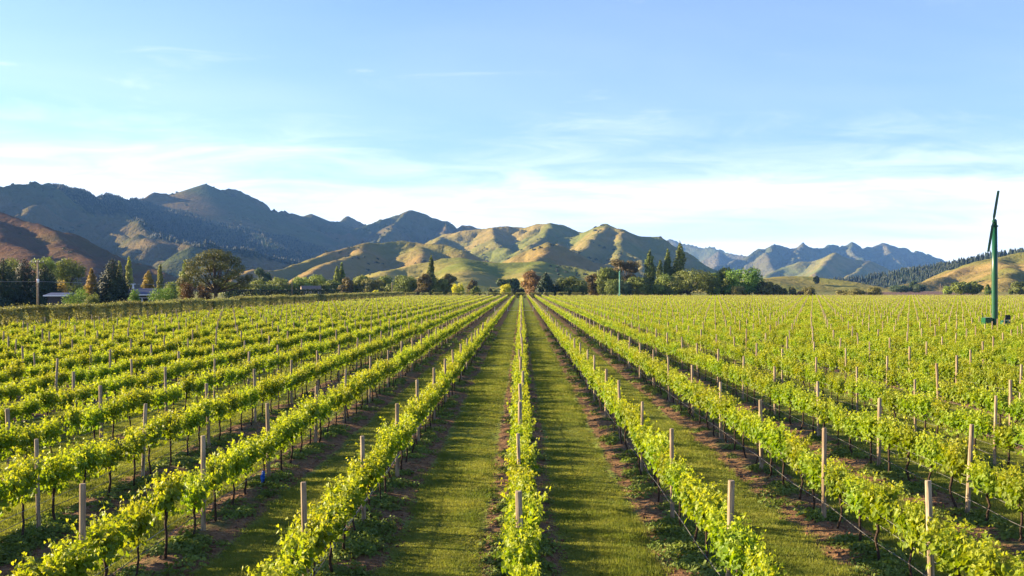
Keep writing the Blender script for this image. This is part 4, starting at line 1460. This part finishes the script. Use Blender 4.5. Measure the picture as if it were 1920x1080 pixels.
def power_pole(px, d, top, label, mat, arm=2.6, band=False, r0=.17):
    x = (px - HX) / FPX * d
    H = CAM_H + (HY - top) / FPX * d
    e = tag(link('power_pole', None, loc=(x, d, 0)), label, 'pole')
    link('pole', MB().tube([(0, 0, -.2), (0, 0, H * .5), (0, 0, H)], [r0, r0 * .85, r0 * .7], 10).mesh('pole', mat, True), e)
    if arm:
        a = link('crossarm', MB().box((0, -.2, H - .55), (arm, .12, .14)).mesh('crossarm', mat), e)
        for k in (-.45, -.15, .15, .45):
            link('insulator', MB().tube([(k * arm, -.2, H - .48), (k * arm, -.2, H - .3), (k * arm, -.2, H - .16)], [.03, .075, .045], 8).mesh('insulator', M_insul, True), a)
    if band:
        link('marker_band', MB().tube([(0, 0, H * .54), (0, 0, H * .62)], r0 * 1.08, 12).mesh('marker_band', M_white, True), e)
        link('sign_plate', MB().box((-r0 * 1.25, -.05, H * .585), (.06, .3, .55)).mesh('sign_plate', M_red), e)
    return e, x, H


_, xa, Ha = power_pole(71, 195, 487, 'wooden power pole with crossarm and white band among dark conifers', M_pole, 2.4, True, .2)
_, xb, Hb = power_pole(548, 345, 524, 'thin dark power pole standing behind the left hedge', M_pole_dark, 0, False, .14)
_, xc2, Hc = power_pole(735, 425, 529, 'pale power pole behind the hedge left of the lone poplar', M_pole, 0, False, .17)
power_pole(1110 - 190, 470, 534, 'slim pale pole between the two yellow shrubs', M_pole, 0, False, .1)
power_pole(1763, 700, 531, 'far pale power pole at the foot of the right hill', M_pole, 0, False, .16)


def wire(a, b, sag, label):
    pts = []
    for i in range(15):
        t = i / 14
        p = Vector(a).lerp(Vector(b), t)
        p.z -= sag * 4 * t * (1 - t)
        pts.append(p)
    return tag(link('power_line', MB().tube(pts, 0.022, 4).mesh('power_line', M_wire)), label, 'cable')


wire((xa, 195 - .02, 5.3), (xb, 345, 5.4), 0.5, 'overhead cable running right from the wooden power pole')
wire((xa - 45, 130, 5.6), (xa, 195, 5.3), 0.3, 'overhead cable leaving the photo left of the wooden power pole')

# wind machine (frost fan)
M_machine = plain_mat('green_machine_paint', (0.010, 0.070, 0.032), 0.3, 0.15, 1.5)
M_machine_pale = plain_mat('faded_green_paint', (0.10, 0.28, 0.20), 0.4, 0.12, 1.5)
M_black = plain_mat('black_rubber', (0.02, 0.02, 0.02), 0.6, 0.1)


def wind_machine(x, y, H, blade, lean, label, mat, rad=0.26, engine=True, yaw=0.0):
    e = tag(link('wind_machine', None, loc=(x, y, 0)), label, 'wind machine')
    e.rotation_euler.z = yaw
    link('base_plate', MB().box((0, 0, .12), (1.3, 1.3, .3)).mesh('base_plate', plain_mat('concrete', (.35, .33, .3), .9, .2)), e)
    tw = link('tower', MB().tube([(0, 0, .2), (0, 0, 1.2), (0, 0, H * .55), (0, 0, H - .35)], [rad * 1.1, rad, rad * .95, rad * .82], 20).mesh('tower', mat, True), e)
    link('flange', MB().tube([(0, 0, H - .42), (0, 0, H - .30)], rad * 1.15, 16).mesh('flange', mat, True), tw)
    hd = link('gear_head', MB().tube([(0, 0, H - .32), (0, 0, H + .12), (0, 0, H + .25)], [rad * .75, rad * .72, rad * .4], 12).tube([(0.05, 0, H), (-.24, -.22, H + .05)], [.16, .12], 10).mesh('gear_head', mat, True), e)
    hub = Vector((-.22, -.24, H + .05))
    ax = Vector((math.sin(lean), 0.0, math.cos(lean)))
    for s in (1, -1):
        mb = MB()
        pts, faces = [], []
        n = 9
        side = Vector((0.75, 0.66, 0)).cross(ax).normalized()
        for i in range(n):
            t = i / (n - 1)
            c = hub + ax * s * (0.12 + t * blade)
            ch = (0.13 if i == 0 else 0.24) * (1 - .25 * t)
            tw_ = 0.55 - 0.35 * t
            u = (ax.cross(Vector((0, 1, 0))).normalized() * math.sin(tw_) + Vector((0, 1, 0)) * math.cos(tw_))
            u = (Vector((1, 0, 0)) * math.cos(tw_ - .2) + Vector((0, 1, 0)) * math.sin(tw_ - .2))
            w = u.cross(ax).normalized()
            for (a, b) in ((-1, 0), (-.3, .28), (.6, .16), (1, 0), (.3, -.12), (-.5, -.12)):
                pts.append(c + u * ch * a * .62 + w * ch * b * .6)
        for i in range(n - 1):
            for k in range(6):
                faces.append([i * 6 + k, i * 6 + (k + 1) % 6, i * 6 + 6 + (k + 1) % 6, i * 6 + 6 + k])
        faces.append(list(range(6)))
        faces.append([(n - 1) * 6 + k for k in reversed(range(6))])
        mb.poly(pts, faces)
        link('blade', mb.mesh('blade', mat, False), e)
    if engine:
        en = link('engine_housing', MB().box((-.72, -.1, 1.30), (.60, .85, .62)).box((-.80, -.1, .62), (.6, .8, .65)).mesh('engine_housing', mat), e)
        link('grille', MB().box((-.80, -.60, 1.30), (.55, .04, .5)).mesh('grille', M_machine), en)
        link('exhaust', MB().tube([(-.95, .2, 1.6), (-.95, .2, 2.0)], .04, 8).mesh('exhaust', M_black, True), en)
        fu = link('fuel_tank', MB().tube([(.75, .3, 1.0), (1.35, .3, 1.0)], .36, 14).box((1.05, .3, .35), (.5, .5, .7)).mesh('fuel_tank', mat, True), e)
        link('control_box', MB().box((1.12, .0, 1.62), (.35, .25, .42)).mesh('control_box', M_black), fu)
    return e


wind_machine(40.85, 92.0, 9.85, 2.55, 0.165, 'tall dark green two-bladed wind machine standing in the vines at right', M_machine)
wind_machine(35.2, 381, 9.9, 2.5, -0.5, 'distant pale green wind machine in front of the brown gum tree', M_machine_pale, 0.24, True, 1.2)

# blue plastic bag caught at the foot of a vine, left
M_bag = plain_mat('blue_plastic', (0.015, 0.11, 0.48), 0.35, 0.25, 9)
r = np.random.default_rng(4)
bx, by, bz = -2 * ROW + 0.06, 22.0, 0.30
th, zz = np.meshgrid(np.linspace(0, 2 * math.pi, 13)[:-1], np.linspace(0, 1, 8))
rad = 0.045 * np.sin(np.clip(zz * 2.6 + .35, 0, 3.0)) * (1 + .35 * np.sin(th * 3 + zz * 5)) + 0.012
v = 0.72 * np.stack([rad * np.cos(th) + .03 * zz, rad * np.sin(th), zz * 0.30 - 0.15], -1).reshape(-1, 3) + r.normal(size=(96, 3)) * .012
f = [[i * 12 + k, i * 12 + (k + 1) % 12, i * 12 + 12 + (k + 1) % 12, i * 12 + 12 + k] for i in range(7) for k in range(12)]
tag(link('plastic_bag', make_mesh('plastic_bag', v, f + [list(range(12))], M_bag), loc=(bx, by, bz)),
    'crumpled blue plastic bag hanging by a post in the second row left', 'bag')

# pale cord strung across the lanes far down the vineyard
M_cord = plain_mat('pale_cord', (0.75, 0.74, 0.66), 0.6, 0.05)
e = tag(link('lane_cord', None, loc=(0, 186.5, 0)), 'thin pale cord strung low across the lanes far down the centre row', 'cord')
for a, b in ((-4.6, -2.9), (-2.35, -.2), (.2, 2.1), (2.9, 4.6)):
    link('cord', MB().tube([(a, 0, .2), (b, 0, .2)], .022, 5).mesh('cord', M_cord), e)
for a in (-4.6, -2.35, 2.1, 4.6):
    link('stake', MB().tube([(a, 0, -.05), (a, 0, .85)], .03, 5).mesh('stake', M_cord), e)

# ------------------------------------------------------------------ haze
hm = bpy.data.materials.new('haze')
hm.use_nodes = True
hn = hm.node_tree
hn.nodes.clear()
ho = N(hn, 'ShaderNodeOutputMaterial')
pv_ = N(hn, 'ShaderNodeVolumePrincipled')
pv_.inputs['Color'].default_value = (0.20, 0.46, 1.0, 1)
pv_.inputs['Density'].default_value = 4.2e-5
pv_.inputs['Anisotropy'].default_value = 0.0
hn.links.new(pv_.outputs[0], ho.inputs['Volume'])
hz = link('haze', MB().box((0, 6500, 329.5), (15500, 14500, 661)).mesh('haze', hm), kind='stuff')
